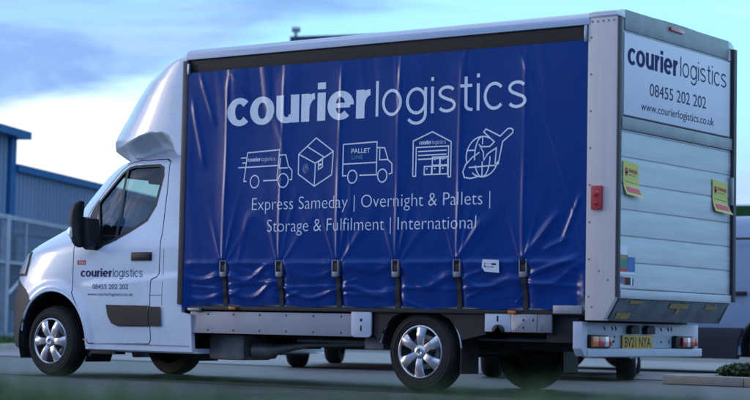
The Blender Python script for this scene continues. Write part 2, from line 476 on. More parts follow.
# doors
DOOR = [(-4.001, .80), (-4.012, 1.256), (-4.03, 1.42), (-3.955, 1.60), (-3.76, 1.83), (-3.62, 1.975), (-3.50, 2.045), (-3.40, 2.058), (-3.02, 2.056), (-2.955, 2.03), (-2.925, 1.761), (-2.895, 1.384), (-2.899, .986), (-2.92, .955), (-2.985, .93), (-2.996, .89), (-2.996, .37), (-3.02, .335), (-3.773, .325), (-3.82, .42), (-3.873, .60), (-3.957, .73)]
def offs(p, d):
    n = len(p); a = sum(p[i][0]*p[(i+1) % n][1]-p[(i+1) % n][0]*p[i][1] for i in range(n)); sgn = 1 if a > 0 else -1
    out = []
    for i in range(n):
        A, B, D = Vector(p[i-1]), Vector(p[i]), Vector(p[(i+1) % n])
        e1 = (B-A).normalized(); e2 = (D-B).normalized(); t = (e1+e2).normalized(); nn = Vector((t.y, -t.x))*sgn
        k = max(.4, nn.dot(Vector((e1.y, -e1.x))*sgn)); out.append(tuple(B+nn*d/k))
    return out
door_n = boolean(cab.copy(), cutter(DOOR, -.4, .42), 'INTERSECT')
door_f = boolean(cab.copy(), cutter(DOOR, 2*C-.42, 2*C+.4), 'INTERSECT')
cab = boolean(cab, cutter(offs(DOOR, .010), -.4, .42), 'DIFFERENCE')
cab = boolean(cab, cutter(offs(DOOR, .010), 2*C-.42, 2*C+.4), 'DIFFERENCE')
for me in (cab, door_n, door_f, bump):
    me.shade_smooth(); me.set_sharp_from_angle(angle=math.radians(32))
bump.materials.clear(); bump.materials.append(M['bumperm']); bump.materials.append(M['interior'])
cab_o = link('cab_body', cab, T)
link('bumper', bump, T)
Dn = link('door', door_n, T); Df = link('door', door_f, T)
# glazing
def ringart(p, w): 
    q = offs(p, -w); n = len(p); return list(p)+q, [(i, (i+1) % n, n+(i+1) % n, n+i) for i in range(n)]
for D, fn in ((Dn, on_side), (Df, on_far)):
    art('window_pane', [poly(offs(WIN, .004))], M['winglass'], fn(-.012), D, .1, .08)
    art('window_seal', [ringart(offs(WIN, .014), .027)], M['dark_trim'], fn(.003), D, .1, .1)
    dv = [(-3.535, 1.985), (-3.500, 1.985), (-3.445, 1.30), (-3.48, 1.285)]
    art('window_divider', [poly(dv)], M['dark_trim'], fn(.002), D, .1, .05)
    art('quarter_trim', [poly([(-3.985, 1.385), (-3.93, 1.60), (-3.86, 1.70), (-3.80, 1.45), (-3.62, 1.235), (-3.70, 1.20), (-3.90, 1.27)])], M['dark_trim'], fn(.0045), D, .08, .06)
    TR = [(-3.535, .680), (-3.003, .676), (-3.003, .500), (-3.39, .497), (-3.47, .525), (-3.515, .59)]
    art('door_moulding', [poly(TR)], M['dark_trim'], fn(.016), D, .1, .1)
    sh = ringart(TR, .012)
    art('moulding_edge', [(ringart(offs(TR, .008), .009))], M['dark_trim'], fn(.008), D, .1, .1)
mb = MB(); mb.box((-3.232, .003, 1.118), (-3.002, .034, 1.162)); mb.box((-3.245, .018, 1.10), (-2.99, .034, 1.18))
mb.build('door_handle', M['dark_trim'], Dn, bevel=.006)
art('badge', [(*rect(-3.955, -3.842, 1.066, 1.108), 0), (*text2d('TS1', -3.935, -3.86, 1.076, hgt=.022), 1)], [M['redp'], M['letter']], on_side(.0022), Dn, 0, 0, label='small red badge')
art('lettering', [(*word2d('courier', -3.905, -3.492, .951, .058, **BOLD), 0), (*word2d('logistics', -3.478, -3.098, .950, .058, **THIN), 1),
   (*text2d('08455 202 202', -3.733, -3.268, .836, hgt=.046), 1), (*text2d('www.courierlogistics.co.uk', -3.797, -3.206, .773, xh=.024), 1)],
   [M['navy'], M['navy2']], on_side(.0018), Dn, .08, 0)
# rear cab flap seam and lower moulding continuation
art('cab_moulding', [poly([(-2.985, .676), (-2.845, .675), (-2.840, .497), (-2.985, .497)])], M['dark_trim'], on_side(.014), T, .1, .1)
art('panel_seam', [rect(-2.985, -2.842, .778, .783), rect(-2.846, -2.841, .69, 1.30)], M['dark_trim'], on_side(.001), T, .1, .1)
art('sill_line', [poly([(-3.86, .355), (-3.7, .318), (-2.52, .318), (-2.52, .326), (-3.7, .327), (-3.86, .365)])], M['sill'], on_side(.004), T, .1, .1)
# windscreen
mb = MB()
vs = []; fs = []; NU = 12; NV = 8
for j in range(NV+1):
    z = 1.49+.47*j/NV
    L = cabL(z); n = interp(NT, z); b = C-interp(_S, z)
    for i in range(NU+1):
        y = .345+(2*C-.69)*i/NU; vs.append((-2.6-(L-.012)*(1-(abs(y-C)/b)**n)**(1/n), y, z))
for j in range(NV):
    for i in range(NU): q = j*(NU+1)+i; fs.append((q, q+1, q+NU+2, q+NU+1))
mb.add(vs, fs); mb.build('windscreen', M['winglass'], T)
# grille on the nose
mb = MB()
def nose_x(y, z): L = cabL(z); n = interp(NT, z); b = C-interp(_S, z); return -2.6-L*(1-(abs(y-C)/b)**n)**(1/n)
for k in range(4):
    z = .62+k*.10
    vs = []; fs = []
    for i in range(13):
        y = .40+(2*C-.8)*i/12
        for dz in (-.03, .03): vs += [(nose_x(y, z)-.012, y, z+dz)]
    for i in range(12): fs.append((2*i, 2*i+1, 2*i+3, 2*i+2))
    mb.add(vs, fs)
mb.build('grille', M['dark_trim'], T)
# headlights: lens wrapped round the front corner
def plan_pt(t, z, off):
    # t from 0 (side) to 1 (front centre) in angle
    L = cabL(z); n = interp(NT, z); b = C-interp(_S, z); th = math.radians(t)
    x = -2.6-L*math.cos(th)**(2/n); y = C-b*math.sin(th)**(2/n)
    gx = -(abs(x+2.6)/L)**(n-1)/L; gy = -((C-y)/b)**(n-1)/b; g = Vector((gx, gy)).normalized()*off
    return (x+g.x, y+g.y, z)
def headlight(far):
    root = None
    def patch(z0, z1, off, tA, tB, nm, m, par):
        vs = []; fs = []; n1, n2 = 14, 10
        for j in range(n2+1):
            z = z0+(z1-z0)*j/n2
            v = j/n2
            a = tA(v); b = tB(v)
            for i in range(n1+1):
                p = plan_pt(a+(b-a)*i/n1, z, off)
                vs.append((p[0], 2*C-p[1], p[2]) if far else p)
        for j in range(n2):
            for i in range(n1): q = j*(n1+1)+i; fs.append((q, q+1, q+n1+2, q+n1+1))
        mb = MB(); mb.add(vs, fs); return mb.build(nm, m, par)
    a = patch(.96, 1.20, .004, lambda v: 50-7*v+8*v*(1-v), lambda v: 14+4*v, 'headlight', M['dark_trim'], T)
    patch(.985, 1.185, .010, lambda v: 48-7*v+7*v*(1-v), lambda v: 16+4*v, 'lens', M['chrome'], a)
headlight(False); headlight(True)
# wheel arch liner + lip
for s in (0, 1):
    mb = MB(); Y = (lambda y: 2*C-y) if s else (lambda y: y)
    vs = []; fs = []; A = list(range(-25, 206, 6))
    for a in A:
        c_, s_ = math.cos(math.radians(a)), math.sin(math.radians(a))
        vs += [(-4.285+.475*c_, Y(.07), .345+.473*s_), (-4.285+.475*c_, Y(.42), .345+.473*s_), (-4.285, Y(.42), .345)]
    for i in range(len(A)-1): fs += [(3*i, 3*i+3, 3*i+4, 3*i+1), (3*i+1, 3*i+4, 3*i+5, 3*i+2)]
    mb.add(vs, fs); mb.build('wheel_arch_liner', M['chassis'], T)
    # pressed lip round the arch
    pts = []
    for a in range(-5, 171, 5):
        x = -4.285+.476*math.cos(math.radians(a)); z = .345+.474*math.sin(math.radians(a)); pts.append((x, Y(side_y(x, z)+.002), z))
    MB().tube(pts, .011, 8).build('arch_lip', M['white'], T)
    # mud flap behind the front wheel
    MB().box((-3.83, Y(.08), .20), (-3.78, Y(.33), .36)).build('mud_flap', M['black'], T, bevel=.004)
    MB().box((-3.77, Y(.06), .225), (-3.45, Y(.20), .262)).build('sill_step', M['black'], T, bevel=.004)
# cab inside
mb = MB()
for y0 in (.28, 1.0):
    w = .5 if y0 < 1 else .72
    mb.box((-3.05, y0, .75), (-2.86, y0+w, 1.50)); mb.box((-3.45, y0, .70), (-2.95, y0+w, .92))
    mb.box((-3.0, y0+.12, 1.52), (-2.9, y0+w-.12, 1.74))
mb.build('seats', M['interior'], T, bevel=.04)
MB().box((-4.15, .12, .8), (-3.75, 2*C-.12, 1.36)).build('dashboard', M['interior'], T, bevel=.05)
mb = MB(); pr = [(.19+.016*math.cos(t), .016*math.sin(t)) for t in [k*math.pi/4 for k in range(8)]]
mb.lathe(pr, 28, close=True); me = mb.mesh('steering_wheel', M['interior'])
me.transform(Matrix.Translation((-3.62, 1.55, 1.33)) @ Matrix.Rotation(math.radians(65), 4, 'Y') @ Matrix.Rotation(math.pi/2, 4, 'X'))
link('steering_wheel', me, T)
MB().box((-3.50, .5, 1.86), (-3.46, .95, 1.99)).build('sun_visor', M['interior'], T, bevel=.01)
MB().box((-3.66, .93, 1.78), (-3.63, 1.15, 1.85)).build('inside_mirror', M['interior'], T, bevel=.01)
# door mirrors
def mirror(far):
    Y = (lambda y: 2*C-y) if far else (lambda y: y)
    def loft(rings, nm, m, par):
        vs = []; fs = []; k = len(rings[0])
        for r in rings: vs += [(x, Y(y), z) for x, y, z in r]
        for i in range(len(rings)-1):
            for j in range(k): j2 = (j+1) % k; fs.append((i*k+j, i*k+j2, (i+1)*k+j2, (i+1)*k+j))
        fs += [tuple(range(k)), tuple(range(len(vs)-k, len(vs)))]
        return MB().add(vs, fs).build(nm, m, par, smooth=60)
    rings = []
    for z, xc, hx, hy in [(1.222, -3.800, .020, .030), (1.235, -3.815, .050, .060), (1.28, -3.832, .072, .085), (1.36, -3.852, .082, .098), (1.46, -3.858, .084, .105), (1.55, -3.850, .082, .105), (1.61, -3.835, .074, .098), (1.645, -3.818, .055, .080), (1.66, -3.80, .028, .045)]:
        ra = []
        for k in range(20):
            t = 2*math.pi*k/20; c_, s_ = math.cos(t), math.sin(t)
            ra.append((xc+.025+.62*hx*math.copysign(abs(c_)**.7, c_), -.12+.62*hy*math.copysign(abs(s_)**.7, s_), z))
        rings.append(ra)
    o = loft(rings, 'mirror', M['dark_trim'], T)
    # arm to the door
    MB().prism([(-3.86, 1.27), (-3.80, 1.52), (-3.72, 1.50), (-3.68, 1.24), (-3.74, 1.20)], Y(-.085), Y(.075)).build('mirror_arm', M['dark_trim'], o, bevel=.012)
    MB().prism([(-3.83, 1.30), (-3.865, 1.34), (-3.868, 1.395), (-3.84, 1.42), (-3.82, 1.40), (-3.815, 1.32)], Y(-.190), Y(-.16)).build('indicator', M['clear'], o, bevel=.006)
mirror(False); mirror(True)

# ---- wind deflector over the cab
X0T = [(2.07, .80), (2.12, .835), (2.16, .85), (2.25, .862), (2.35, .80), (2.47, .705), (2.65, .57), (2.78, .45), (2.90, .29), (2.97, .15), (3.01, .03), (3.03, -.03)]
def zc(X):  # height of the under-cut edge on the side, by distance forward
    return interp([(-.1, 2.06), (.08, 2.065), (.12, 2.10), (.16, 2.19), (.21, 2.255), (.28, 2.285), (.45, 2.292), (.60, 2.27), (.76, 2.225), (.9, 2.19), (1.2, 2.17)], X)
zs = [2.065+.008*i for i in range(0, 120)]
DT = smoothT([(z, solveL(-2.6-interp(X0T, z), 2.7, .0, y0=.0, lo=.01, hi=3)) for z in zs], 3)
vs = []; fs = []; K = None
for z, L in DT:
    n = 2.7; P = []
    for i in range(70):
        q = .72*i/70; P.append((q*L, (1-q**n)**(1/n)))
    th1 = math.acos(.72**(n/2))
    for i in range(30):
        th = th1*(1-i/29); P.append((L*math.cos(th)**(2/n), max(0, math.sin(th))**(2/n)))
    r = []
    for X, sy in P:
        inw = max(0, zc(X)-z); inw = inw*1.5/(1+.6*inw)
        zz = z
        Xf = X-inw*.55*(X/L)**2
        yy = C-(C-.004)*sy*(1-inw)
        if z > 2.93: 
            q = (z-2.93)/.085; yy += .05*min(1, q)**2*sy
        r.append((-2.6-Xf, yy))
    full = r+[(x, 2*C-y) for x, y in r[-2::-1]]; K = len(full)
    vs += [(x, y, z) for x, y in full]
for i in range(len(DT)-1):
    for j in range(K-1): fs.append((i*K+j, i*K+j+1, (i+1)*K+j+1, (i+1)*K+j))
    fs.append((i*K+K-1, i*K, (i+1)*K, (i+1)*K+K-1))
fs += [tuple(range(K))[::-1], tuple(range(len(vs)-K, len(vs)))]
me = mesh_from(vs, fs, [M['white']]); me.shade_smooth(); me.set_sharp_from_angle(angle=math.radians(50))
link('wind_deflector', me, T)
# white pillar panel between cab and load body
MB().box((-2.640, -.002, .70), (-2.575, .10, 2.93)).build('front_pillar', M['framed'], T, bevel=.006)

# ---- load body
mb = MB(); mb.box((-2.574, .075, .69), (1.60, 2*C-.075, 3.02))
mb.build('load_body', M['sign'], T, bevel=.01)
STR = [-2.100, -1.455, -.825, -.207, .402, 1.031]
def nz(a, b, c=0.): return noise.noise(Vector((a, b, c)))
def sst(a, b, t): t = max(0, min(1, (t-a)/(b-a))); return t*t*(3-2*t)
_cc = {}
WR = [(-2.5, .86, -2.13, .84, .008, .016), (-2.07, .88, -1.5, .91, .008, .016), (-1.42, .855, -.86, .87, .008, .015), (-.80, .88, -.62, .93, .006, .014), (-.76, .80, -.25, .83, .006, .016),
      (-.15, .865, .36, .85, .007, .016), (.44, .86, .80, .88, .008, .015), (1.13, .985, 1.47, 1.09, .016, .024), (1.25, 1.18, 1.42, 1.25, .010, .018), (1.10, .90, 1.49, .88, .010, .018), (.50, .96, .69, 1.02, .010, .018),
      (.43, 1.13, .60, 1.37, .010, .022), (1.07, 1.15, 1.30, 1.40, .012, .026), (-2.07, .77, -1.93, .83, .007, .015), (-1.42, .77, -1.25, .82, .008, .015), (-1.60, .84, -1.48, .76, .006, .014), (-1.9, 1.02, -1.78, .99, .006, .014),
      (-2.50, 2.50, -2.38, 2.05, .010, .03), (-2.40, 2.72, -2.27, 2.40, .008, .025), (1.40, 1.25, 1.53, 1.55, .009, .02), (.50, .79, .62, .84, .007, .014), (.95, .75, 1.0, .80, .008, .012)]
def wrinkles(x, z):
    r = 0
    for a, b, c, d, am, w in WR:
        ux, uz = c-a, d-b; L2 = ux*ux+uz*uz; t = ((x-a)*ux+(z-b)*uz)/L2
        if t < -.4 or t > 1.4: continue
        dd = abs((x-a)*uz-(z-b)*ux)/math.sqrt(L2)
        if dd > 4*w: continue
        e = min(1, max(0, (t+.35)/.5), max(0, (1.35-t)/.5)); r += am*math.exp(-(dd/w)**2)*e*e*(3-2*e)
    return r
XA, XB = -2.572, 1.600
def cy(x, z):
    key = (round(x, 4), round(z, 4))
    if key in _cc: return _cc[key]
    e = min(1, (x-XA)/.10, (XB-x)/.10); e = max(0, e); e = e*e*(3-2*e)
    tp = sst(2.80, 2.62, z)
    up = sst(1.04, 1.12, z)
    y = .012*nz(x*.9+3, z*.7, 1.3)+.0045*nz(x*3.1, z*1.6, 7.7)
    for i, xi in enumerate(STR):
        d = x-xi-.015*nz(z*1.1, i*3.7)-.006*(z-1.08)
        if abs(d) > .75: continue
        a = .0085*(.75+.9*nz(z*1.7+i*5, 2.2))
        y -= up*(.25+.75*tp)*(a*.85*math.exp(-(d/.019)**2)+.006*math.exp(-(d/.09)**2))
        # companion folds fanning up out of the buckle
        if z > 1.05:
            r = math.hypot(d, z-1.02); an = math.atan2(d, z-1.02)
            for q, (a0, w, am) in enumerate(((.24, .06, .008), (-.30, .07, .007), (.62, .10, .006))):
                a1 = a0+.10*nz(i*2.3, q*4.1); fade = math.exp(-((r-.25)/.33)**2)*(.6+.8*nz(i*7.7, q*1.9, r*2))
                y -= am*fade*math.exp(-((an-a1)/w)**2)
        # pull-in under the buckle, puckers beside it
        if z < 1.12:
            lo = 1-up
            y += lo*.022*math.exp(-(d/.045)**2)
            y -= lo*.006*math.exp(-((abs(d)-.10)/.06)**2)*(.5+.9*abs(nz(z*9+i, x*3)))
    # folds hanging from the top edge
    if z > 2.2:
        y -= sst(2.2, 2.6, z)*.006*max(0, nz(x*7.5+z*1.1, 5.5))*(2.2 if x < -1.6 else 1)
    # sharper diagonal creases at random
    c1 = nz(x*1.5+z*.55, z*.45-x*.2, 11.); y -= .010*max(0, 1-abs(c1)/.045)*.5*(.3+abs(nz(x, z, 5)))*(1.6 if x > 1.0 or x < -1.9 else .8)
    lo = 1-sst(1.02, 1.10, z)
    if lo > 0:
        # the slack hem: long sideways folds
        y += lo*.050*(1.08-z)/.4
        y -= lo*.0135*max(0, 1-abs(nz(x*.40+2, z*4.2-(.12+.5*nz(x*.7, 9.1))*math.cos((x-1.031)*math.pi/.315)+.5*nz(x*2.3, z*2, 6.), 3.)/.20))
        y -= lo*.0035*max(0, 1-abs(nz(x*1.4, z*7+x*.8, 8.)/.14))
    y -= .006*math.exp(-((z-1.07)/.02)**2)+wrinkles(x, z)
    r = y*e+.004
    r -= .0
    _cc[key] = r
    return r
def hem(x):   # lower edge of the curtain
    b = .70
    b += .012*math.cos((x-1.031)*2*math.pi/.63)
    if x > 1.2: b += .10*((x-1.2)/.4)**3
    if x < -2.3: b -= .04*(-2.3-x)/.27
    return b
nx_, nz_ = 400, 190
vs = []; fs = []
for j in range(nz_+1):
    for i in range(nx_+1):
        x = XA+(XB-XA)*i/nx_; h = hem(x); z = h+(2.815-h)*j/nz_
        vs.append((x, cy(x, z), z))
for j in range(nz_):
    for i in range(nx_): q = j*(nx_+1)+i; fs.append((q, q+1, q+nx_+2, q+nx_+1))
me = bpy.data.meshes.new('side_curtain'); me.from_pydata(vs, [], fs); me.materials.append(M['blue']); me.shade_smooth()
CUR = link('side_curtain', me, T, label='blue side curtain with white lettering and icons')
G = np.array([v[1] for v in vs]).reshape(nz_+1, nx_+1)
def cs(x, z):
    h = hem(x); u = (x-XA)/(XB-XA)*nx_; v = (z-h)/(2.815-h)*nz_
    i = min(max(int(u), 0), nx_-1); j = min(max(int(v), 0), nz_-1); a = u-i; b = v-j
    return float(G[j, i]*(1-a)*(1-b)+G[j, i+1]*a*(1-b)+G[j+1, i]*(1-a)*b+G[j+1, i+1]*a*b)
on_c = lambda off: (lambda x, z: (x, cs(x, z)-off, z))
# far side curtain
mb = MB(); fsv = []
for j in range(31):
    for i in range(61):
        x = XA+(XB-XA)*i/60; z = .70+2.1*j/30; fsv.append((x, 2*C-cy(x, z), z))
mb.add(fsv, [(j*61+i, j*61+i+1, (j+1)*61+i+1, (j+1)*61+i) for j in range(30) for i in range(60)]); mb.build('side_curtain', M['blue'], T, label='plain far side curtain')

art('lettering', [(*word2d('courier', -2.092, -.500, 2.302, .245, **BOLD), 0), (*word2d('logistics', -.448, 1.050, 2.310, .222, **THIN), 0)], M['letter'], on_c(.0025), CUR, .01, .02)
art('lettering', [(*text2d('Express Sameday | Overnight & Pallets |', -1.782, .712, 1.540, hgt=.112, bold=-.014), 0),
    (*text2d('Storage & Fulfilment | International', -1.600, .580, 1.345, hgt=.112, bold=-.014), 0)], M['letter'], on_c(.0025), CUR, .012, .04)
W = .0108
def strokes(L): return [(*union2d([stroke2d(p, W, c) for p, c in L]), 0)]
# parcel van with speed lines
L = [([(-1.85, 2.055), (-1.478, 2.068), (-1.50, 1.80), (-1.66, 1.80)], False), ([(-1.85, 2.055), (-1.885, 1.80), (-1.855, 1.80)], False), ([(-1.865, 1.925), (-1.49, 1.930)], False),
     ([(-1.50, 1.80), (-1.48, 2.02), (-1.405, 2.02), (-1.375, 1.92), (-1.335, 1.88), (-1.335, 1.80), (-1.36, 1.80)], False), ([(-1.465, 1.99), (-1.475, 1.905), (-1.38, 1.905)], False),
     ([(-1.925, 2.01), (-1.855, 2.01)], False), ([(-1.91, 1.965), (-1.86, 1.965)], False), ([(-1.955, 1.925), (-1.87, 1.925)], False),
     (circ(-1.76, 1.795, .050, .055), True), (circ(-1.43, 1.795, .056, .060), True)]
art('speeding_van_icon', strokes(L)+[(*word2d('courier', -1.845, -1.70, 1.975, .026, **BOLD), 0), (*word2d('logistics', -1.690, -1.525, 1.975, .024, **THIN), 0)], M['letter'], on_c(.0035), CUR, .012, .02)
# parcel
L = [([(-1.265, 2.02), (-1.075, 2.155), (-.882, 2.03), (-.895, 1.83), (-1.085, 1.735), (-1.265, 1.845)], True), ([(-1.265, 2.02), (-1.08, 1.935), (-.882, 2.03)], False), ([(-1.08, 1.935), (-1.085, 1.735)], False),
     ([(-1.175, 2.085), (-.985, 1.985)], False), ([(-1.045, 1.945), (-1.0, 1.965), (-1.0, 1.90), (-1.045, 1.88)], True)]
art('parcel_icon', strokes(L)+[(*stroke2d([(-1.04, 1.915), (-1.01, 1.925)], .02), 0), (*poly(circ(-1.185, 1.89, .036, .045)), 1), (*poly(circ(-1.178, 1.872, .020, .022)), 2), (*poly(circ(-1.19, 1.905, .016, .018)), 0)], [M['letter'], M['bluep'], M['pink']], on_c(.0035), CUR, .012, .02)
# lorry
L = [([(-.775, 2.085), (-.425, 2.095), (-.425, 1.815), (-.60, 1.815)], False), ([(-.775, 2.085), (-.775, 1.815), (-.735, 1.815)], False), ([(-.775, 1.915), (-.425, 1.92)], False),
     ([(-.425, 2.045), (-.345, 2.04), (-.305, 1.935), (-.265, 1.905), (-.262, 1.825), (-.295, 1.815)], False), ([(-.395, 2.035), (-.395, 1.94), (-.312, 1.94)], False),
     (circ(-.675, 1.805, .048, .055), True), (circ(-.363, 1.805, .048, .055), True)]
art('lorry_icon', strokes(L)+[(*text2d('PALLET', -.69, -.495, 2.005, hgt=.040, bold=.012), 0), (*text2d('LINE', -.685, -.57, 1.955, hgt=.034, bold=.012), 2)], [M['letter'], M['bluep'], M['teal'], M['navy']], on_c(.0035), CUR, .012, .02)
# warehouse
L = [([(-.055, 1.79), (-.055, 2.085), (.135, 2.155), (.325, 2.065), (.325, 1.775)], False), ([(-.055, 1.79), (-.025, 1.79), (-.025, 2.03), (.30, 2.03), (.30, 1.775), (.325, 1.775)], False)]
for k in range(3): L.append(([(-.005, 1.995-.033*k), (.28, 1.997-.033*k)], False))
for (a, b) in ((.06, 1.80), (.14, 1.80), (.22, 1.80), (.14, 1.875), (.22, 1.875)): L.append(([(a, b), (a+.073, b), (a+.073, b+.068), (a, b+.068)], True))
dots = [(*rect(a+.018, a+.032, b+.042, b+.054), 0) for (a, b) in ((.06, 1.80), (.14, 1.80), (.22, 1.80), (.14, 1.875), (.22, 1.875))]
art('warehouse_icon', strokes(L)+dots+[(*word2d('courier', .005, .125, 2.052, .026, **BOLD), 0), (*word2d('logistics', .135, .272, 2.052, .024, **THIN), 0)], M['letter'], on_c(.0035), CUR, .012, .02)
# globe and aeroplane
gc = (.63, 1.93)
L = [(circ(*gc, .155, .165, 34, 62, 200), False), (circ(*gc, .155, .165, 20, 232, 345), False), (circ(gc[0], gc[1], .075, .165, 18, 92, 190), False), (circ(gc[0], gc[1], .075, .165, 14, 205, 360), False),
     ([(gc[0], gc[1]+.165), (gc[0], gc[1]+.10)], False), ([(gc[0], gc[1]-.165), (gc[0], gc[1]-.04)], False), ([(gc[0]-.15, 1.985), (gc[0]-.075, 1.985)], False), ([(.50, 1.845), (.76, 1.855)], False),
     ([(.60, 1.965), (.53, 1.925), (.47, 1.87), (.445, 1.81), (.46, 1.765), (.52, 1.755), (.60, 1.77)], False)]
pl = [(.925, 2.135), (.90, 2.15), (.87, 2.145), (.80, 2.09), (.66, 2.155), (.64, 2.13), (.745, 2.045), (.70, 2.01), (.625, 2.01), (.595, 2.03), (.64, 1.965), (.645, 1.90), (.675, 1.945), (.705, 1.965), (.765, 1.995), (.755, 1.87), (.785, 1.865), (.825, 2.045), (.92, 2.11)]
art('globe_and_plane_icon', strokes(L+[(pl, True)]), M['letter'], on_c(.0035), CUR, .012, .02)
# sewn warning label
art('curtain_label', [(*poly([(.648, 1.030), (.678, .995), (.815, .985), (.810, 1.088), (.655, 1.095)]), 0), (*rect(.672, .690, 1.03, 1.065), 1), (*rect(.696, .785, 1.048, 1.062), 1), (*rect(.696, .765, 1.030, 1.036), 1)], [M['sign'], M['redp']], lambda x, z: (x, min(cs(x, z), .0)-.006, z), CUR, .02, .02)
# seam stripes running up the curtain
for xi in STR:
    o = MB(); vs = []; fs = []
    zz = [.665+(1.09-.665)*k/24 for k in range(25)]
    for z in zz:
        y = cs(xi, max(z, hem(xi)+.01))-.016-(.0 if z > .72 else .006)
        vs += [(xi-.024, y+.008, z), (xi-.022, y-.004, z), (xi+.022, y-.004, z), (xi+.024, y+.008, z)]
    for k in range(24):
        for q in range(3): fs.append((4*k+q, 4*k+q+1, 4*k+5+q, 4*k+4+q))
    so = o.add(vs, fs).build('strap', M['strap'], CUR)
for xi in STR:
    mb = MB(); y = cs(xi, 1.03)-.022
    mb.box((xi-.036, y-.016, .955), (xi-.026, y+.012, 1.095)); mb.box((xi+.026, y-.016, .955), (xi+.036, y+.012, 1.095))
    mb.box((xi-.0255, y-.012, 1.078), (xi+.0255, y+.006, 1.095)); mb.box((xi-.0255, y-.018, .950), (xi+.0255, y-.004, .995))
    mb.build('buckle', M['buckle'], CUR, bevel=.003)
    MB().box((xi-.0245, y-.008, .998), (xi+.0245, y+.006, 1.074)).build('buckle_lever', M['dark_trim'], CUR, bevel=.003)
    mb = MB(); mb.box((xi-.020, cs(xi, .71)-.03, .655), (xi+.020, cs(xi, .71)-.005, .675)); mb.build('strap_hook', M['buckle'], CUR, bevel=.002)

# top rail: dark pelmet recess + silver cap, both sides
def rail(s):
    Y = (lambda y: 2*C-y) if s else (lambda y: y)
    prof = [(.0, 2.932), (-.006, 2.936), (-.008, 2.985), (-.003, 3.000), (.012, 3.014), (.05, 3.034), (.12, 3.045), (.16, 3.045), (.16, 3.03), (.03, 2.94)]
    mb = MB(); mb.prism([(Y(a), b) for a, b in prof], XA-.02, 1.615, 'x'); mb.build('top_rail', M['silver'], T, smooth=30)
    prof = [(.018, 2.931), (.022, 2.86), (.030, 2.81), (.014, 2.79), (.016, 2.775), (.06, 2.775), (.074, 2.931)]
    mb = MB(); mb.prism([(Y(a), b) for a, b in prof], XA, 1.600, 'x'); mb.build('rail_pelmet', M['valance'], T, smooth=30)
rail(0); rail(1)
vs = []; fs = []; NX = 20; NY = 10
mb = MB()
for i in range(NX+1):
    for j in range(NY+1):
        t = j/NY; vs.append((XA-.02+(1.86-XA)*i/NX, .15+(2*C-.30)*t, 3.046+.02*math.sin(math.pi*t)))
for i in range(NX):
    for j in range(NY): q = i*(NY+1)+j; fs.append((q, q+NY+1, q+NY+2, q+1))
mb.add(vs, fs).build('roof', M['sign'], T)
# small clips at the rail ends
MB().box((-2.575, -.012, 2.80), (-2.555, .01, 2.90)).build('rail_clip', M['silver'], T, bevel=.003)
MB().box((1.575, -.014, 2.80), (1.598, .01, 2.93)).build('rail_clip', M['silver'], T, bevel=.003)

# rear corner posts
for s in (0, 1):
    Y = (lambda y: 2*C-y) if s else (lambda y: y)
    P = [(1.602, 3.028), (1.602, .615), (1.762, .615), (1.864, .79), (1.864, 2.985), (1.850, 3.028)]
    o = MB().prism(P, Y(0), Y(.10)).build('corner_post', M['cream'], T, bevel=.008)
    mb = MB(); mb.prism([(Y(-.004), 2.985), (Y(-.003), 3.004), (Y(.012), 3.020), (Y(.05), 3.042), (Y(.12), 3.052), (Y(.12), 2.98)], 1.610, 1.872, 'x'); mb.build('corner_cap', M['silver'], T, smooth=30, bevel=.004)
    mb = MB()
    for x in (1.632,):
        for k in range(8): mb.lathe([(0, -.004), (.006, -.004), (.009, 0)], 10, (x, Y(0), .80+.29*k)) if not s else None
    for k in range(5):
        if not s: mb.lathe([(0, -.004), (.007, -.004), (.010, 0)], 10, (1.64+.048*k, Y(0), 2.955))
    if not s:
        for (a, b) in ((1.66, .72), (1.72, 1.0), (1.80, .93)): mb.lathe([(0, -.004), (.006, -.004), (.009, 0)], 10, (a, 0, b))
        mb.build('rivets', M['frame'], o)
    if not s:
        # red corner marker lamp in its housing
        lm = MB().box((1.655, -.028, 1.475), (1.752, .004, 1.662)).build('marker_lamp', M['redp'], T, bevel=.010)
        MB().lathe([(0, -.036), (.022, -.034), (.028, -.028), (.028, -.02)], 20, (1.704, 0, 1.598)).build('lens', M['red'], lm)
        MB().lathe([(0, -.036), (.016, -.034), (.020, -.028), (.020, -.02)], 20, (1.704, 0, 1.525)).build('lens', M['red'], lm)

# rear frame
mb = MB()
mb.box((1.79, .101, 2.885), (1.875, 2*C-.101, 3.052))
mb.build('rear_header', M['frame'], T, bevel=.012)
MB().box((1.868, .0, .80), (1.885, .045, 2.985)).build('rear_frame_edge', M['framed'], T, bevel=.004)
MB().box((1.868, 2*C-.045, .80), (1.90, 2*C+.012, 2.985)).build('rear_frame_edge', M['framed'], T, bevel=.004)
lamp = MB().box((1.868, .85, 2.985), (1.892, 1.09, 3.015)).build('high_brake_light', M['red'], T, bevel=.004)
MB().box((1.84, .05, 2.215), (1.872, 2*C-.05, 2.885)).build('upper_panel', M['frame'], T, bevel=.004)
sgn = MB().box((1.8725, .085, 2.222), (1.879, 1.988, 2.866)).build('rear_sign', M['sign'], T, bevel=.002)
on_r = lambda off: (lambda y, z: (off, y, z))
art('lettering', [(*word2d('courier', .135, 1.000, 2.624, .130, **BOLD), 0), (*word2d('logistics', 1.045, 1.915, 2.634, .118, **THIN), 1),
    (*text2d('08455 202 202', .512, 1.527, 2.415, hgt=.100), 1), (*text2d('www.courierlogistics.co.uk', .368, 1.680, 2.285, xh=.052), 1)], [M['navy'], M['navy2']], on_r(1.8802), sgn, 0, 0, smooth=False)
MB().box((1.84, .046, 2.105), (1.889, 2*C-.046, 2.205)).build('cross_rail', M['frame'], T, bevel=.006)
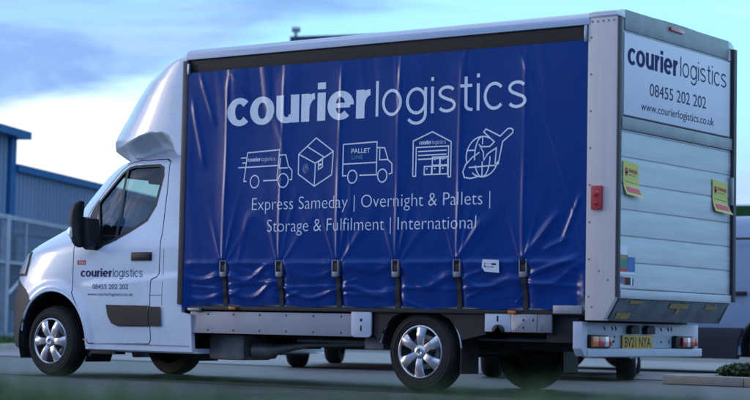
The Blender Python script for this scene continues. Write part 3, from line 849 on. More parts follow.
# tail lift platform: planks as one ribbed panel
prof = [(1.80, .862)]
z = .862
while z < 2.098:
    z1 = min(z+.205, 2.10)
    prof += [(1.868, z+.003), (1.872, z+.010), (1.872, z1-.010), (1.871, z1-.006), (1.868, z1-.003), (1.868, z1)]
    z = z1
prof += [(1.80, 2.10)]
PL = MB().prism(prof, .048, 2*C-.048).build('tail_lift_platform', M['alloy'], T, smooth=20)
MB().box((1.86, .048, .79), (1.888, 2*C-.048, .860)).build('platform_lip', M['alloy'], T, bevel=.006, label='pale strip along the bottom of the platform')
MB().prism([(1.866, .788), (1.768, .615), (1.735, .63), (1.82, .80)], .075, 2*C-.03).build('platform_ramp', M['chassisg'], T, bevel=.004)
def on_ramp(y, v):  # v 0..1 down the slanted ramp
    return (1.870-.098*v, y, .788-.173*v)
for sh in [(*rect(.14, .36, .62, .90), 0), (*rect(.95, 1.28, .12, .34), 0), (*rect(1.10, 1.16, .342, .62), 0), (*rect(1.60, 1.80, .15, .33), 0), (*rect(.25, .45, .05, .2), 0)]:
    art('ramp_tape', [sh], M['ochre'], lambda y, v: (on_ramp(y, v)[0]+.004, y, on_ramp(y, v)[2]-.001), T, 0, 0)
# platform side edges with hinge arms
for y in (.050, 2*C-.075): MB().prism([(1.872, .80), (1.78, .63), (1.735, .63), (1.82, .80)], y, y+.022).build('ramp_end', M['framed'], T)
MB().box((1.873, 2*C-.08, 1.63), (1.905, 2*C-.045, 1.87)).build('catch', M['frame'], T, bevel=.005)
# warning stickers hanging from the platform
def sticker(y0, y1, z0, z1, lab):
    vs = []; fs = []; n = 14
    def P(u, v):   # v 1 top .. 0 bottom: the lower corner curls away
        y = y0+(y1-y0)*u; c = max(0, .45-v)/.45; return (1.8745+.006+.045*c*c*(.4+.6*u), y+.03*c*c, z0+(z1-z0)*v-.02*u)
    for j in range(n+1):
        for i in range(7): vs.append(P(i/6, j/n))
    for j in range(n):
        for i in range(6): q = j*7+i; fs.append((q, q+1, q+8, q+7))
    o = MB().add(vs, fs).build('sticker', M['yellow'], T, label=lab)
    f = lambda u, v: tuple(a+b for a, b in zip(P(u, v), (.0025, 0, 0)))
    art('printing', [(*poly(circ(.20, .72, .10, .09)), 0), (*rect(.13, .27, .58, .68), 0), (*text2d('DANGER', .36, .92, .70, hgt=.10, bold=.03), 0), (*text2d('KEEP CLEAR', .36, .80, .60, hgt=.05), 1), (*rect(.10, .92, .40, .415), 1), (*rect(.14, .94, .10, .25), 2)], [M['redp'], M['greenp'], M['pink']], f, o, .1, .06)
sticker(.082, .335, 1.60, 1.865, 'left yellow warning sticker, curled at its foot')
sticker(1.66, 1.95, 1.565, 1.835, 'right yellow warning sticker, curled at its foot')
art('sticker', [(*rect(.055, .175, 1.13, 1.205), 0), (*rect(.055, .185, 1.10, 1.129), 1), (*rect(.055, .175, 1.03, 1.098), 2), (*rect(.178, .305, 1.0, 1.115), 3), (*rect(.055, .175, .998, 1.028), 4), (*rect(.055, .30, .978, .996), 0)], [M['sign'], M['ochre'], M['greenp'], M['bluep'], M['redp']], on_r(1.8738), T, 0, 0, smooth=False, label='patchwork of small blue, green and red stickers')
art('sticker', [(*rect(.055, .11, .905, .960), 3), (*rect(.11, .145, .900, .957), 1), (*rect(.145, .235, .897, .955), 2), (*rect(.235, .262, .895, .953), 0), (*rect(.262, .28, .893, .95), 2)], [M['sign'], M['redp'], M['black'], M['bluep']], on_r(1.8738), T, 0, 0, smooth=False, label='small dark and red sticker at the foot of the platform')

# rear bumper bar
BX = 1.54
BR = MB(); BR.prism([(.012, .605), (.012, .395), (.06, .335), (.10, .335), (.10, .605)], BX-.05, BX+.03, 'x')
BR.box((BX-.012, .101, .40), (BX, 2*C+.03, .600)); BR.prism([(BX-.012, .398), (BX+.034, .398), (BX+.038, .392), (BX+.038, .335), (BX+.03, .327), (BX-.012, .327)], .101, 2*C+.03)
BRo = BR.build('rear_bumper', M['shaded_white'], T, bevel=.003)
mb = MB()
def hole(y, z, r=.011): 
    mb.add([(BX+.0015, y+r*math.cos(t), z+r*math.sin(t)) for t in [k*math.pi/5 for k in range(10)]], [tuple(range(10))])
for y in (.42, .55, .61, 1.40, 1.53, 1.59): hole(y, .565); hole(y+.01, .55)
for y in (.56, .585, 1.41, 1.55): hole(y, .452)
hole(.60, .49); mb.build('bolt_holes', M['black'], BRo, smooth=0)
for y in (.79, 1.065):
    MB().prism([(y, .515), (y+.145, .515), (y+.145, .565), (y+.12, .585), (y+.03, .585), (y, .56)], BX+.001, BX+.05, 'x').build('plate_lamp', M['dark_trim'], BRo, bevel=.006)
npl = MB().box((BX+.012, .700, .391), (BX+.018, 1.222, .505)).build('number_plate', M['plate'], BRo, bevel=.001)
MB().box((BX+.001, .76, .372), (BX+.02, 1.15, .389)).build('plate_holder', M['dark_trim'], BRo, bevel=.002)
for y0, y1, nm, fl in ((.125, .475, 'tail_light', 0), (1.60, 1.975, 'tail_light', 1)):
    o = MB().prism([(y0, .40), (y1-.06, .395), (y1, .42), (y1, .465), (y1-.06, .50), (y0+.02, .505), (y0, .49)], BX+.001, BX+.045, 'x').build(nm, M['dark_trim'], T, bevel=.008)
    if not fl: seg = [(.01, .10, 'orange'), (.105, .20, 'red'), (.205, .265, 'clear'), (.27, .32, 'red')]
    else: seg = [(.09, .17, 'red'), (.175, .23, 'clear'), (.235, .32, 'red'), (.325, .37, 'red')]
    for a, b, m_ in seg:
        MB().box((BX+.040, y0+a, .412+.006*(a > .25)), (BX+.066, y0+b, .492-.006*(a > .25))).build('lens', M[m_], o, bevel=.007)
    # side of the lamp
MBt = art('plate_lettering', [(*text2d('BV21 NYA', .735, 1.19, .410, hgt=.079, bold=.022), 0)], M['platetxt'], on_r(BX+.0186), BRo, 0, 0, smooth=False)
MBt.name = 'lettering'

# ---- chassis, side rail, brackets
def part(nm, m, a, b, bevel=.004, lab=None): return MB().box(a, b).build(nm, m, T, bevel=bevel, label=lab)
part('floor_edge', M['chassis'], (-2.57, .03, .655), (1.60, 2*C-.03, .688))
part('side_rail', M['sill'], (-2.515, .045, .445), (-.687, .075, .640))
part('side_rail', M['sill'], (-2.515, 2*C-.075, .445), (-.687, 2*C-.045, .640))
mb = MB()
for k in range(6):
    for z in (.475, .615): mb.lathe([(0, -.004), (.008, -.003), (.010, 0)], 8, (-2.30+.30*k, .045, z))
mb.build('rail_bolts', M['framed'], T)
def plate(nm, x0, x1, z0, z1, holes, r=.03, m='shaded_white'):
    pts = [(x0, z1), (x0, z0+r), (x0+r*.3, z0+r*.3), (x0+r, z0), (x1-r, z0), (x1-r*.3, z0+r*.3), (x1, z0+r), (x1, z1)]
    o = MB().prism(pts, .032, .052).build(nm, M[m], T, bevel=.003)
    hb = MB()
    for a, b, c, d in holes: hb.add([(a, .0305, c), (b, .0305, c), (b, .0305, d), (a, .0305, d)], [(0, 1, 2, 3)])
    if holes: hb.build('slots', M['black'], o, smooth=0)
plate('bracket_plate', -.683, -.475, .442, .668, [(-.590, -.566, .575, .600), (-.586, -.570, .495, .540)])
plate('bracket_plate', .662, .905, .512, .672, [(.775, .792, .595, .640)], r=.004)
mb = MB(); mb.prism(circ(.80, .515, .055, .055, 12, 0, 180)+[(.745, .46), (.855, .46)][::-1], -.0, .03); mb.build('tie_down_knob', M['dark_trim'], T, bevel=.006)
plate('rear_bracket', .910, 1.150, .512, .680, [(1.02, 1.035, .60, .618), (1.11, 1.125, .60, .618), (1.02, 1.035, .54, .556)], r=.003, m='galv')
plate('rear_bracket', 1.155, 1.285, .512, .670, [], r=.003, m='chassisg')
part('hem_bracket', M['galv'], (1.30, .025, .665), (1.56, .05, .73))
part('hem_bracket', M['galv'], (-2.50, -.01, .645), (-2.36, .03, .670))
part('rear_underframe', M['chassis'], (1.20, .10, .45), (1.50, 2*C-.1, .67))
for x in (-1.99, .93):
    part('side_marker', M['orange'], (x-.034, .002, .660), (x+.034, .028, .684), .004)
for y in (.62, 1.38):
    part('chassis_rail', M['chassis'], (-2.5, y, .36), (1.52, y+.08, .60))
for x in (-2.3, -1.4, -.9, .55, 1.1): part('cross_member', M['chassis'], (x, .12, .50), (x+.07, 2*C-.12, .654))
part('battery_box', M['chassis'], (-2.48, .80, .30), (-2.26, 1.2, .60), .02)
part('fuel_tank', M['exhaust'], (-2.49, .28, .205), (-2.07, .72, .44), .04, 'brown-grey tank under the frame')
MB().tube([(-2.06, .42, .30), (-2.04, .42, .30), (-1.84, .42, .30), (-1.80, .42, .31), (-1.5, .50, .36), (-.3, .6, .40)], [.05, .078, .078, .045, .028, .028], 14).build('exhaust_pipe', M['exhaust'], T)
MB().tube([(-1.5, .35, .40), (-.4, .35, .40)], .016, 8).build('side_guard_bar', M['chassisg'], T)
MB().tube([(.3, .35, .45), (1.4, .35, .45)], .016, 8).build('side_guard_bar', M['chassisg'], T)
MB().tube([(-1.30, .40, .42), (-1.28, .40, .42)], .02, 8).build('pipe_clip', M['galv'], T)
part('toolbox', M['chassisg'], (-.66, .20, .34), (-.46, .40, .44), .01)
MB().tube([(0, .2, .335), (0, 2*C-.2, .335)], .05, 12).build('rear_axle', M['chassis'], T)
part('cab_underbody', M['chassis'], (-4.9, .30, .24), (-2.5, 2*C-.30, .40), .01)
# rear mudguards
for s in (0, 1):
    Y = (lambda y: 2*C-y) if s else (lambda y: y)
    vs = []; fs = []; A = list(range(5, 176, 6))
    for a in A:
        c_, s_ = math.cos(math.radians(a)), math.sin(math.radians(a))
        cx = .005; cz = .345
        for r, y in ((.395, .085), (.415, .08), (.415, .36), (.395, .36)): vs.append((cx+r*c_, Y(y), cz+(r-.02)*s_))
    for i in range(len(A)-1):
        for q in range(4): fs.append((4*i+q, 4*i+(q+1) % 4, 4*i+4+(q+1) % 4, 4*i+4+q))
    fs += [(0, 1, 2, 3), tuple(range(len(vs)-4, len(vs)))]
    mg = MB().add(vs, fs).build('mudguard', M['dark_trim'], T, smooth=50)
    for A2 in (range(4, 59, 6), range(124, 177, 6)):
        pts = [(.005+.408*math.cos(math.radians(a)), Y(.076), .345+.390*math.sin(math.radians(a))) for a in A2]
        MB().tube(pts, .0085, 6).build('mudguard_trim', M['silver'], mg)
    o = part('mud_flap', M['black'], (.40, min(Y(.08), Y(.34)), .16), (.412, max(Y(.08), Y(.34)), .40), 0)
    # cover panels either side of the guard (dark)
    MB().prism([(-.46, .655), (-.46, .46), (-.40, .42), (-.36, .52), (-.27, .62), (-.18, .655)], Y(.06), Y(.09)).build('guard_bracket', M['chassis'], T)
    MB().prism([(.655, .655), (.655, .49), (.43, .44), (.38, .52), (.30, .61), (.2, .655)], Y(.06), Y(.09)).build('guard_bracket', M['chassis'], T)

# ---- wheels
def wheel_meshes(r=.335, hr=.220, steer=0):
    d = {}
    w = .215
    mb = MB()
    prof = [(hr-.005, .012), (hr+.004, .002), (hr+.026, -.004), (hr+.029, -.0005), (hr+.040, -.001), (hr+.043, -.0055), (hr+.052, -.006), (hr+.054, -.003), (r-.040, -.001), (r-.037, -.004), (r-.030, .002), (r-.018, .014), (r-.003, .035), (r, .06), (r, w-.06), (r-.003, w-.035), (r-.02, w-.012), (hr, w-.005), (hr-.02, w*.5)]
    mb.lathe(prof, 64)
    # tread grooves as slightly raised ribs
    for y in (.06, .10, .14): mb.lathe([(r-.004, y), (r+.004, y+.003), (r+.004, y+.025), (r-.004, y+.028)], 64)
    d['tyre'] = mb.mesh('tyre', M['tyre'], 35)
    mb = MB(); mb.lathe([(0, .075), (.06, .065), (.10, .085), (.16, .10), (hr-.012, .06), (hr-.003, .01)], 48); d['rim'] = mb.mesh('rim', M['brake'], 40)
    mb = MB()
    mb.lathe([(hr-.020, .012), (hr-.016, -.004), (hr-.008, -.010), (hr+.001, -.006), (hr+.004, .006)], 64)
    mb.lathe([(0, -.014), (.022, -.016), (.028, -.022), (.045, -.020), (.058, -.010), (.064, .012)], 40)
    for k in range(6):
        a = math.radians(60*k+90)
        ca, sa = math.cos(a), math.sin(a)
        vs = []
        secs = [(.050, .031, -.006), (.085, .034, -.016), (.13, .039, -.018), (.175, .047, -.012), (hr-.014, .055, -.004)]
        for rr, hw, y in secs:
            for t, dy in ((-1, .012), (-.82, 0), (0, -.004), (.82, 0), (1, .012)):
                u, v = rr, hw*t
                # keep outer end following the rim circle
                u2 = math.sqrt(max(rr*rr-v*v, 0)) if rr > .17 else rr
                vs.append((u2*ca-v*sa, y+dy, u2*sa+v*ca))
        fs = []
        for i in range(len(secs)-1):
            for q in range(4): fs.append((5*i+q, 5*i+q+1, 5*i+6+q, 5*i+5+q))
        mb.add(vs, fs)
    d['hubcap'] = mb.mesh('hubcap', M['chrome'], 50)
    mb = MB()
    for k in range(5):
        a = math.radians(72*k+10); mb.lathe([(0, .045), (.010, .045), (.012, .07)], 8, (.088*math.cos(a), 0, .088*math.sin(a)))
    mb.lathe([(.10, .070), (.13, .064), (.145, .070), (.145, .09)], 40)
    d['brake_disc'] = mb.mesh('brake_disc', M['galv'], 40)
    # emblem: plain diamond ring
    mb = MB(); q = [(0, .020), (.013, 0), (0, -.020), (-.013, 0)]; q2 = [(a*.55, b*.55) for a, b in q]
    mb.add([(a, -.0165, b) for a, b in q]+[(a, -.0165, b) for a, b in q2], [(i, (i+1) % 4, 4+(i+1) % 4, 4+i) for i in range(4)])
    d['emblem'] = mb.mesh('emblem', M['framed'], 0)
    return d
WM = wheel_meshes()
def put_wheel(parent, loc, rot=0, far=False, meshes=None, full=True, rz=0):
    meshes = meshes or WM
    w = bpy.data.objects.new('wheel', meshes['tyre']); COL.objects.link(w); w.parent = parent
    w.location = Vector(loc)-world_off(parent); w.rotation_euler = (0, rot, math.pi if far else rz)
    for k in ('rim', 'hubcap', 'brake_disc', 'emblem') if full else ('rim', 'hubcap'):
        c = bpy.data.objects.new(k, meshes[k]); COL.objects.link(c); c.parent = w
    return w
put_wheel(T, (-4.332, .085, .331), math.radians(30))
put_wheel(T, (0, .085, .331), math.radians(2))
put_wheel(T, (-4.332, 2*C-.085, .331), .3, True)
put_wheel(T, (0, 2*C-.085, .331), .1, True)

# ------------------------------------------------------------------ background buildings
def frame_xy(o, d):   # local frame: u along d, v perpendicular (to the left of d)
    d = Vector(d).normalized(); n = Vector((-d.y, d.x))
    return lambda u, v, z: (o[0]+d.x*u+n.x*v, o[1]+d.y*u+n.y*v, z)
def ribbed(mb, F, u0, u1, z0, z1, pitch=.26, dep=.06, v=0.):
    vs = []; fs = []; u = u0; k = 0
    while u < u1:
        for du, dv in ((0, 0), (pitch*.42, 0), (pitch*.52, dep), (pitch*.88, dep)):
            uu = min(u+du, u1); vs += [F(uu, v+dv, z0), F(uu, v+dv, z1)]
        u += pitch
    vs += [F(u1, v, z0), F(u1, v, z1)]
    n = len(vs)//2
    for i in range(n-1): fs.append((2*i, 2*i+2, 2*i+3, 2*i+1))
    mb.add(vs, fs)
def boxF(mb, F, a, b):
    (x0, y0, z0), (x1, y1, z1) = a, b
    P = [F(x0, y0, z0), F(x1, y0, z0), F(x1, y1, z0), F(x0, y1, z0), F(x0, y0, z1), F(x1, y0, z1), F(x1, y1, z1), F(x0, y1, z1)]
    mb.add(P, [(0, 3, 2, 1), (4, 5, 6, 7), (0, 1, 5, 4), (1, 2, 6, 5), (2, 3, 7, 6), (3, 0, 4, 7)])
# industrial unit on the left: tall bay nearer, low wing receding behind the truck
DB = (-.429, .903); F = frame_xy((-24.07, 17.95), DB)
def recenter(root):
    pass
unit = empty('industrial_unit', (-24.07, 17.95, 0), 'blue-grey corrugated industrial unit with bright blue roof trim, tall bay and lower wing', 'building')
mb = MB(); ribbed(mb, F, -14, 0, 0, 4.80); boxF(mb, F, (-14, .05, 0), (0, 16, 4.80)); mb.build('tall_bay_wall', M['cladding'], unit, smooth=0)
mb = MB(); ribbed(mb, F, .03, 30, 0, 4.02); boxF(mb, F, (.03, .05, 0), (30, 14, 4.02)); mb.build('wing_wall', M['cladding'], unit, smooth=0)
mb = MB(); boxF(mb, F, (-14.3, -.30, 4.80), (.42, 16.3, 4.98)); mb.build('roof_trim', M['bluetrim'], unit)
mb = MB(); boxF(mb, F, (.16, -.10, 4.025), (30.1, 14.2, 4.20)); mb.build('roof_trim', M['bluetrim'], unit)
mb = MB(); boxF(mb, F, (-.24, -.06, 0), (.10, .14, 4.798)); mb.build('corner_trim', M['bluetrim'], unit)
# warehouse far behind the truck
F2 = frame_xy((-28.35, 34.0), (1, .30))
wh = empty('warehouse', (-28.6, 34.1, 0), 'dark navy warehouse roof edge rising just above the truck top', 'building')
mb = MB(); ribbed(mb, F2, 0, 11, 0, 9.35, .3, .04, v=-.04); boxF(mb, F2, (0, .02, 0), (11, 18, 9.35)); mb.build('warehouse_wall', M['warehouse'], wh, smooth=0)
mb = MB(); boxF(mb, F2, (-.15, -.12, 9.352), (11.15, 18.2, 9.74)); mb.build('parapet', M['warehouse'], wh)
mb = MB(); mb.tube([F2(0, 0, 9.74), F2(0, 0, 9.96)], .06, 8); mb.tube([F2(-.12, -.05, 9.98), F2(.14, .05, 9.98)], .09, 8); mb.build('security_camera', M['galvpale'], wh)
# low unit with green fascia at the right
F3 = frame_xy((-26.0, 49.6), (1, .12))
gu = empty('green_fascia_unit', (-26, 49.6, 0), 'distant pale unit with a green roof fascia seen behind the parked van', 'building')
mb = MB(); ribbed(mb, F3, 0, 24, 0, 4.75, .3, .04, v=-.04); boxF(mb, F3, (0, .02, 0), (24, 12, 4.75)); mb.build('wall', M['palewall'], gu, smooth=0)
mb = MB(); boxF(mb, F3, (-.2, -.25, 4.752), (24.2, 12.2, 5.16)); mb.build('fascia', M['greenfascia'], gu)

# unseen shed added behind the viewer, tall and dark to darken the curtain's reflections
F4 = frame_xy((-70, -42), (1, 0))
fs_ = empty('unseen_shed', (0, -44, 0), 'long dark shed added out of view behind the viewer to darken reflections', 'building')
mb = MB(); boxF(mb, F4, (0, -16, 0), (140, 0, 5.6)); mb.build('unseen_shed_wall', M['warehouse'], fs_, smooth=0)
mb = MB(); boxF(mb, F4, (-.3, -16.3, 5.602), (140.3, .3, 6.3)); mb.build('fascia', M['bluetrim'], fs_)
mb = MB()
for k in range(9): boxF(mb, F4, (6+15*k, .002, 0), (10+15*k, .08, 4.2))
mb.build('unseen_shed_doors', M['cladding'], fs_)
# ------------------------------------------------------------------ gate and fence on the left
FG = frame_xy((-16.81, 11.07), (-2.07, 3.75))
gate = empty('steel_gate', (-16.81, 11.07, 0), 'pale steel framed mesh gate with a diagonal brace left of the truck cab', 'gate')
mb = MB()
boxF(mb, FG, (-.10, -.06, 0), (.10, .06, 2.44)); mb.build('post', M['galvpale'], gate, bevel=.01)
mb = MB(); boxF(mb, FG, (6.6, -.05, 0), (6.7, .05, 2.44)); mb.build('post', M['galvpale'], gate, bevel=.01)
mb = MB(); boxF(mb, FG, (-5.1, -.05, 0), (-5.0, .05, 2.44)); mb.build('post', M['galvpale'], gate, bevel=.01)
for (z0, z1) in ((2.36, 2.44), (1.54, 1.60), (.20, .26)):
    mb = MB(); boxF(mb, FG, (.102, -.03, z0), (6.598, .03, z1)); boxF(mb, FG, (-4.998, -.03, z0), (-.102, .03, z1)); mb.build('rail', M['galvpale'], gate)
mb = MB(); mb.tube([FG(.08, -.04, .98), FG(1.6, -.04, 1.55)], .035, 6); mb.build('brace', M['galvpale'], gate)
mb = MB(); boxF(mb, FG, (1.16, -.02, .262), (1.22, .02, 2.358)); mb.build('upright', M['galvpale'], gate)
mb = MB()
for k in range(150):
    u = -4.95+k*.077
    if abs(u) < .12: continue
    boxF(mb, FG, (u, .031, .21), (u+.012, .043, 2.40))
for k in range(9): boxF(mb, FG, (-4.95, .044, .35+k*.24), (6.55, .052, .362+k*.24))
mb.build('mesh_panel', M['mesh_panel'], gate, smooth=0)
# dark parked trailer body behind the gate
FT = frame_xy((-20.4, 13.2), (-.30, .95))
tr = empty('flatbed_trailer', (-20.4, 13.2, 0), 'dark grey flatbed trailer with stake sides standing behind the steel gate', 'trailer')
mb = MB(); boxF(mb, FT, (-3, 0, 1.62), (5, 2.2, 1.74)); mb.build('deck', M['framed'], tr, bevel=.01)
for u in (-2.9, -1.2, .5, 2.2, 4.8):
    mb = MB(); boxF(mb, FT, (u, .0, 1.745), (u+.08, .08, 2.30)); mb.build('stake', M['framed'], tr)
mb = MB(); boxF(mb, FT, (-3, .0, 2.305), (5, .08, 2.37)); mb.build('side_rail', M['framed'], tr)
for u in (-1.6, 3.4):
    mb = MB(); mb.prism([(0, 0)]*0 or circ(0, .42, .42, .42, 20), 0, .25); me = mb.mesh('wheel', M['tyre'])
    me.transform(Matrix.Translation(FT(u, .1, 0)) @ Matrix.Rotation(math.atan2(.95, -.30), 4, 'Z')); link('wheel', me, tr)
mb = MB(); boxF(mb, FT, (-2.5, .5, .7), (4.5, .65, 1.618)); mb.build('chassis', M['framed'], tr)

# ------------------------------------------------------------------ kerbed island on the right, with shrubs
mb = MB()
x = -.13
while x < 9:
    mb.box((x+.004, 4.68, 0), (x+.91, 4.82, .095)); x += .914
x = -.13
while x < 9:
    mb.box((x+.004, 5.70, 0), (x+.91, 5.815, .095)); x += .914
mb.box((-.13, 4.83, 0), (-.01, 5.69, .095))
o = mb.build('kerb', M['kerb'], bevel=.012); tag(o, kind='structure')
o = MB().box((0, 4.825, 0), (9, 5.695, .07)).build('planting_bed', M['soil']); tag(o, kind='structure')
def leafmesh(n, rx, ry, rz, size, seed, m):
    random.seed(seed); mb = MB()
    for _ in range(n):
        while True:
            p = Vector((random.uniform(-1, 1), random.uniform(-1, 1), random.uniform(-1, 1)))
            if p.length < 1 and nz(p.x*2.2+seed, p.y*2.2, p.z*2.2) > -.12: break
        c = Vector((p.x*rx, p.y*ry, rz+p.z*rz))
        a = Vector((random.gauss(0, 1), random.gauss(0, 1), random.gauss(0, 1))).normalized(); b = a.cross(Vector((random.gauss(0, 1), random.gauss(0, 1), random.gauss(0, 1)))).normalized()
        s = size*random.uniform(.6, 1.3)
        mb.add([c-a*s, c+b*s*.4, c+a*s, c-b*s*.4], [(0, 1, 2, 3)])
    return mb.mesh('foliage', m, 0)
for k, (x, y, s, lab) in enumerate([(.50, 5.25, 1., 'low dark green shrub on the kerbed bed, nearest the truck tail'), (1.35, 5.3, .8, 'second low shrub along the kerbed bed'), (2.4, 5.2, 1.1, 'third low shrub along the kerbed bed, out towards the right')]):
    r = empty('shrub', (x, y, .07), lab, 'shrub', 'low shrubs in the kerbed planting bed')
    me = leafmesh(700, .26*s, .24*s, .075*s, .035, 11+k, M['leaf']); o = bpy.data.objects.new('foliage', me); COL.objects.link(o); o.parent = r
    mb = MB()
    for q in range(5): mb.tube([(0, 0, -.02), (.12*math.cos(q*1.3), .1*math.sin(q*1.3), .15*s)], .008, 5)
    o = bpy.data.objects.new('stems', mb.mesh('stems', M['bark'])); COL.objects.link(o); o.parent = r

# ------------------------------------------------------------------ parked vehicles
def local_part(nm, me, root, loc=(0, 0, 0)):
    o = bpy.data.objects.new(nm, me); COL.objects.link(o); o.parent = root; o.location = loc; return o
SM = wheel_meshes(.34, .21)
def body_loft(prof_top, prof_bot, hw, tumble, zbelt, L, seg=44):
    """side profile z_top(x), z_bot(x); half width hw narrowing at the ends and above the belt"""
    vs = []; fs = []; K = 22
    for i in range(seg+1):
        t = i/seg; x = L*(t-.5); zt = interp(prof_top, x); zb = interp(prof_bot, x)
        e = abs(2*t-1); wx = hw*(1-.16*max(0, (e-.55)/.45)**2.2)
        for k in range(K+1):
            a = k/K
            # superellipse over the top from near bottom to far bottom
            th = math.pi*a; cx = math.cos(th); sx = math.sin(th)
            yy = math.copysign(abs(cx)**.42, cx); zz = abs(sx)**.42
            z = zb+(zt-zb)*zz
            w = wx*(1-tumble*max(0, z-zbelt)/max(.01, 2.0-zbelt))
            vs.append((x, -yy*w, z))
    for i in range(seg):
        for k in range(K): q = i*(K+1)+k; fs.append((q, q+1, q+K+2, q+K+1))
        fs.append((i*(K+1)+K, i*(K+1), (i+1)*(K+1), (i+1)*(K+1)+K))
    fs += [tuple(range(K+1)), tuple(range(seg*(K+1), (seg+1)*(K+1)))]
    return vs, fs
def car(loc, heading, label, m, group):
    r = empty('parked_car', loc, label, 'car', group, heading)
    top = [(-2.1, .62), (-2.05, .80), (-1.95, .88), (-1.2, .98), (-.75, 1.05), (-.15, 1.40), (.3, 1.46), (1.0, 1.44), (1.5, 1.33), (1.9, 1.02), (2.05, .95), (2.1, .7)]
    bot = [(-2.1, .32), (-1.9, .22), (1.9, .24), (2.1, .36)]
    vs, fs = body_loft(top, bot, .88, .32, .95, 4.2)
    b = mesh_from(vs, fs, [m, M['chassis']])
    for wx in (-1.3, 1.3): b = boolean(b, cutterm(circ(wx, .32, .38, .38, 28), -1.2, 1.2, m), 'DIFFERENCE')
    b.shade_smooth(); b.set_sharp_from_angle(angle=math.radians(35)); local_part('body', b, r)
    for s in (-1, 1):
        for P in ([(-.72, 1.0), (-.18, 1.32), (.28, 1.36), (.28, .98)], [(.34, .98), (.34, 1.36), (.95, 1.345), (1.45, 1.22), (1.5, 1.0)]):
            mb = MB(); mb.prism(P, s*.70, s*.835); local_part('side_window', mb.mesh('side_window', M['carglass']), r)
    for s in (-1, 1):
        for wx in (-1.3, 1.3):
            w = local_part('wheel', SM['tyre'], r, (wx, s*.84, .34)); w.rotation_euler.z = 0 if s < 0 else math.pi
            for k in ('rim', 'hubcap'): local_part(k, SM[k], w)
        local_part('headlight', MB().box((-2.07, s*.55-.14, .66), (-1.93, s*.55+.14, .78)).mesh('headlight', M['clear'], bevel=.03), r)
        local_part('tail_light', MB().box((1.98, s*.62-.10, .74), (2.08, s*.62+.10, .92)).mesh('tail_light', M['red'], bevel=.02), r)
    return r
def cutterm(p, a, b, m):
    mb = MB(); mb.prism(p, a, b); me = mb.mesh('c', [m, M['chassis']], 0)
    for q in me.polygons: q.material_index = 1
    return me
HD = math.atan2(.893, -.449)
car((-5.83, 7.44, 0), HD-math.pi, 'dark car parked behind the truck, its wheels seen below the side rail', M['carred'], 'cars parked behind the truck')
car((-2.28, 6.43, 0), HD-math.pi, 'slate car parked behind the truck tail, its wheel seen below the rear bumper', M['carblue'], 'cars parked behind the truck')
# pale panel van parked beyond the island
vn = empty('parked_van', (-2.62, 10.5, 0), 'pale blue-white panel van with dark lower cladding, at the right edge behind the truck', 'van', None, 0)
top = [(-2.55, .75), (-2.5, .95), (-2.35, 1.10), (-1.75, 1.32), (-1.0, 2.0), (-.7, 2.07), (2.2, 2.10), (2.42, 2.06), (2.5, 1.9), (2.55, 1.2)]
bot = [(-2.55, .34), (-2.4, .24), (2.4, .26), (2.55, .36)]
vs, fs = body_loft(top, bot, 1.0, .10, 1.0, 5.1)
b = mesh_from(vs, fs, [M['vanblue'], M['chassis']])
for wx in (-1.55, 1.55): b = boolean(b, cutterm(circ(wx, .33, .41, .41, 28), -1.3, 1.3, M['vanblue']), 'DIFFERENCE')
b.shade_smooth(); b.set_sharp_from_angle(angle=math.radians(35)); local_part('body', b, vn)
for s in (-1, 1):
    for wx in (-1.55, 1.55):
        w = local_part('wheel', SM['tyre'], vn, (wx, s*.95, .34)); w.rotation_euler.z = 0 if s < 0 else math.pi
        for k in ('rim', 'hubcap'): local_part(k, SM[k], w)
    y0, y1 = sorted((s*.93, s*1.035))
    cl = MB()
    cl.prism([(-1.10, .20), (1.10, .20), (1.11, .42), (1.18, .60), (-1.18, .60), (-1.11, .42)], y0, y1)
    cl.prism([(2.0, .24), (2.46, .28), (2.46, .60), (1.92, .60), (1.99, .42)], y0*.97, y1*.97)
    local_part('lower_cladding', cl.mesh('lower_cladding', M['vanclad'], bevel=.015), vn)
    local_part('door_handle', MB().box((.98, s*1.0-.03, 1.02), (1.22, s*1.0+.03, 1.07)).mesh('door_handle', M['dark_trim'], bevel=.01), vn)
    local_part('waist_rail', MB().box((-.6, s*.985-.012, 1.735), (2.35, s*.985+.012, 1.765)).mesh('waist_rail', M['vanclad'], bevel=.004), vn)
    for P in ([(-1.55, 1.30), (-1.02, 1.86), (-.55, 1.88), (-.55, 1.25)],):
        mb = MB(); mb.prism(P, *sorted((s*.90, s*.965))); local_part('side_window', mb.mesh('side_window', M['carglass']), vn)
    arc = [(1.55+.425*math.cos(math.radians(a)), s*1.0, .33+.425*math.sin(math.radians(a))) for a in range(5, 176, 8)]
    local_part('arch_trim', MB().tube(arc, .022, 6).mesh('arch_trim', M['vanclad']), vn)
    local_part('tail_light', MB().box((2.42, s*.86-.06, 1.0), (2.53, s*.86+.06, 1.45)).mesh('tail_light', M['red'], bevel=.02), vn)
    local_part('headlight', MB().box((-2.5, s*.72-.14, .85), (-2.3, s*.72+.14, 1.05)).mesh('headlight', M['clear'], bevel=.04), vn)

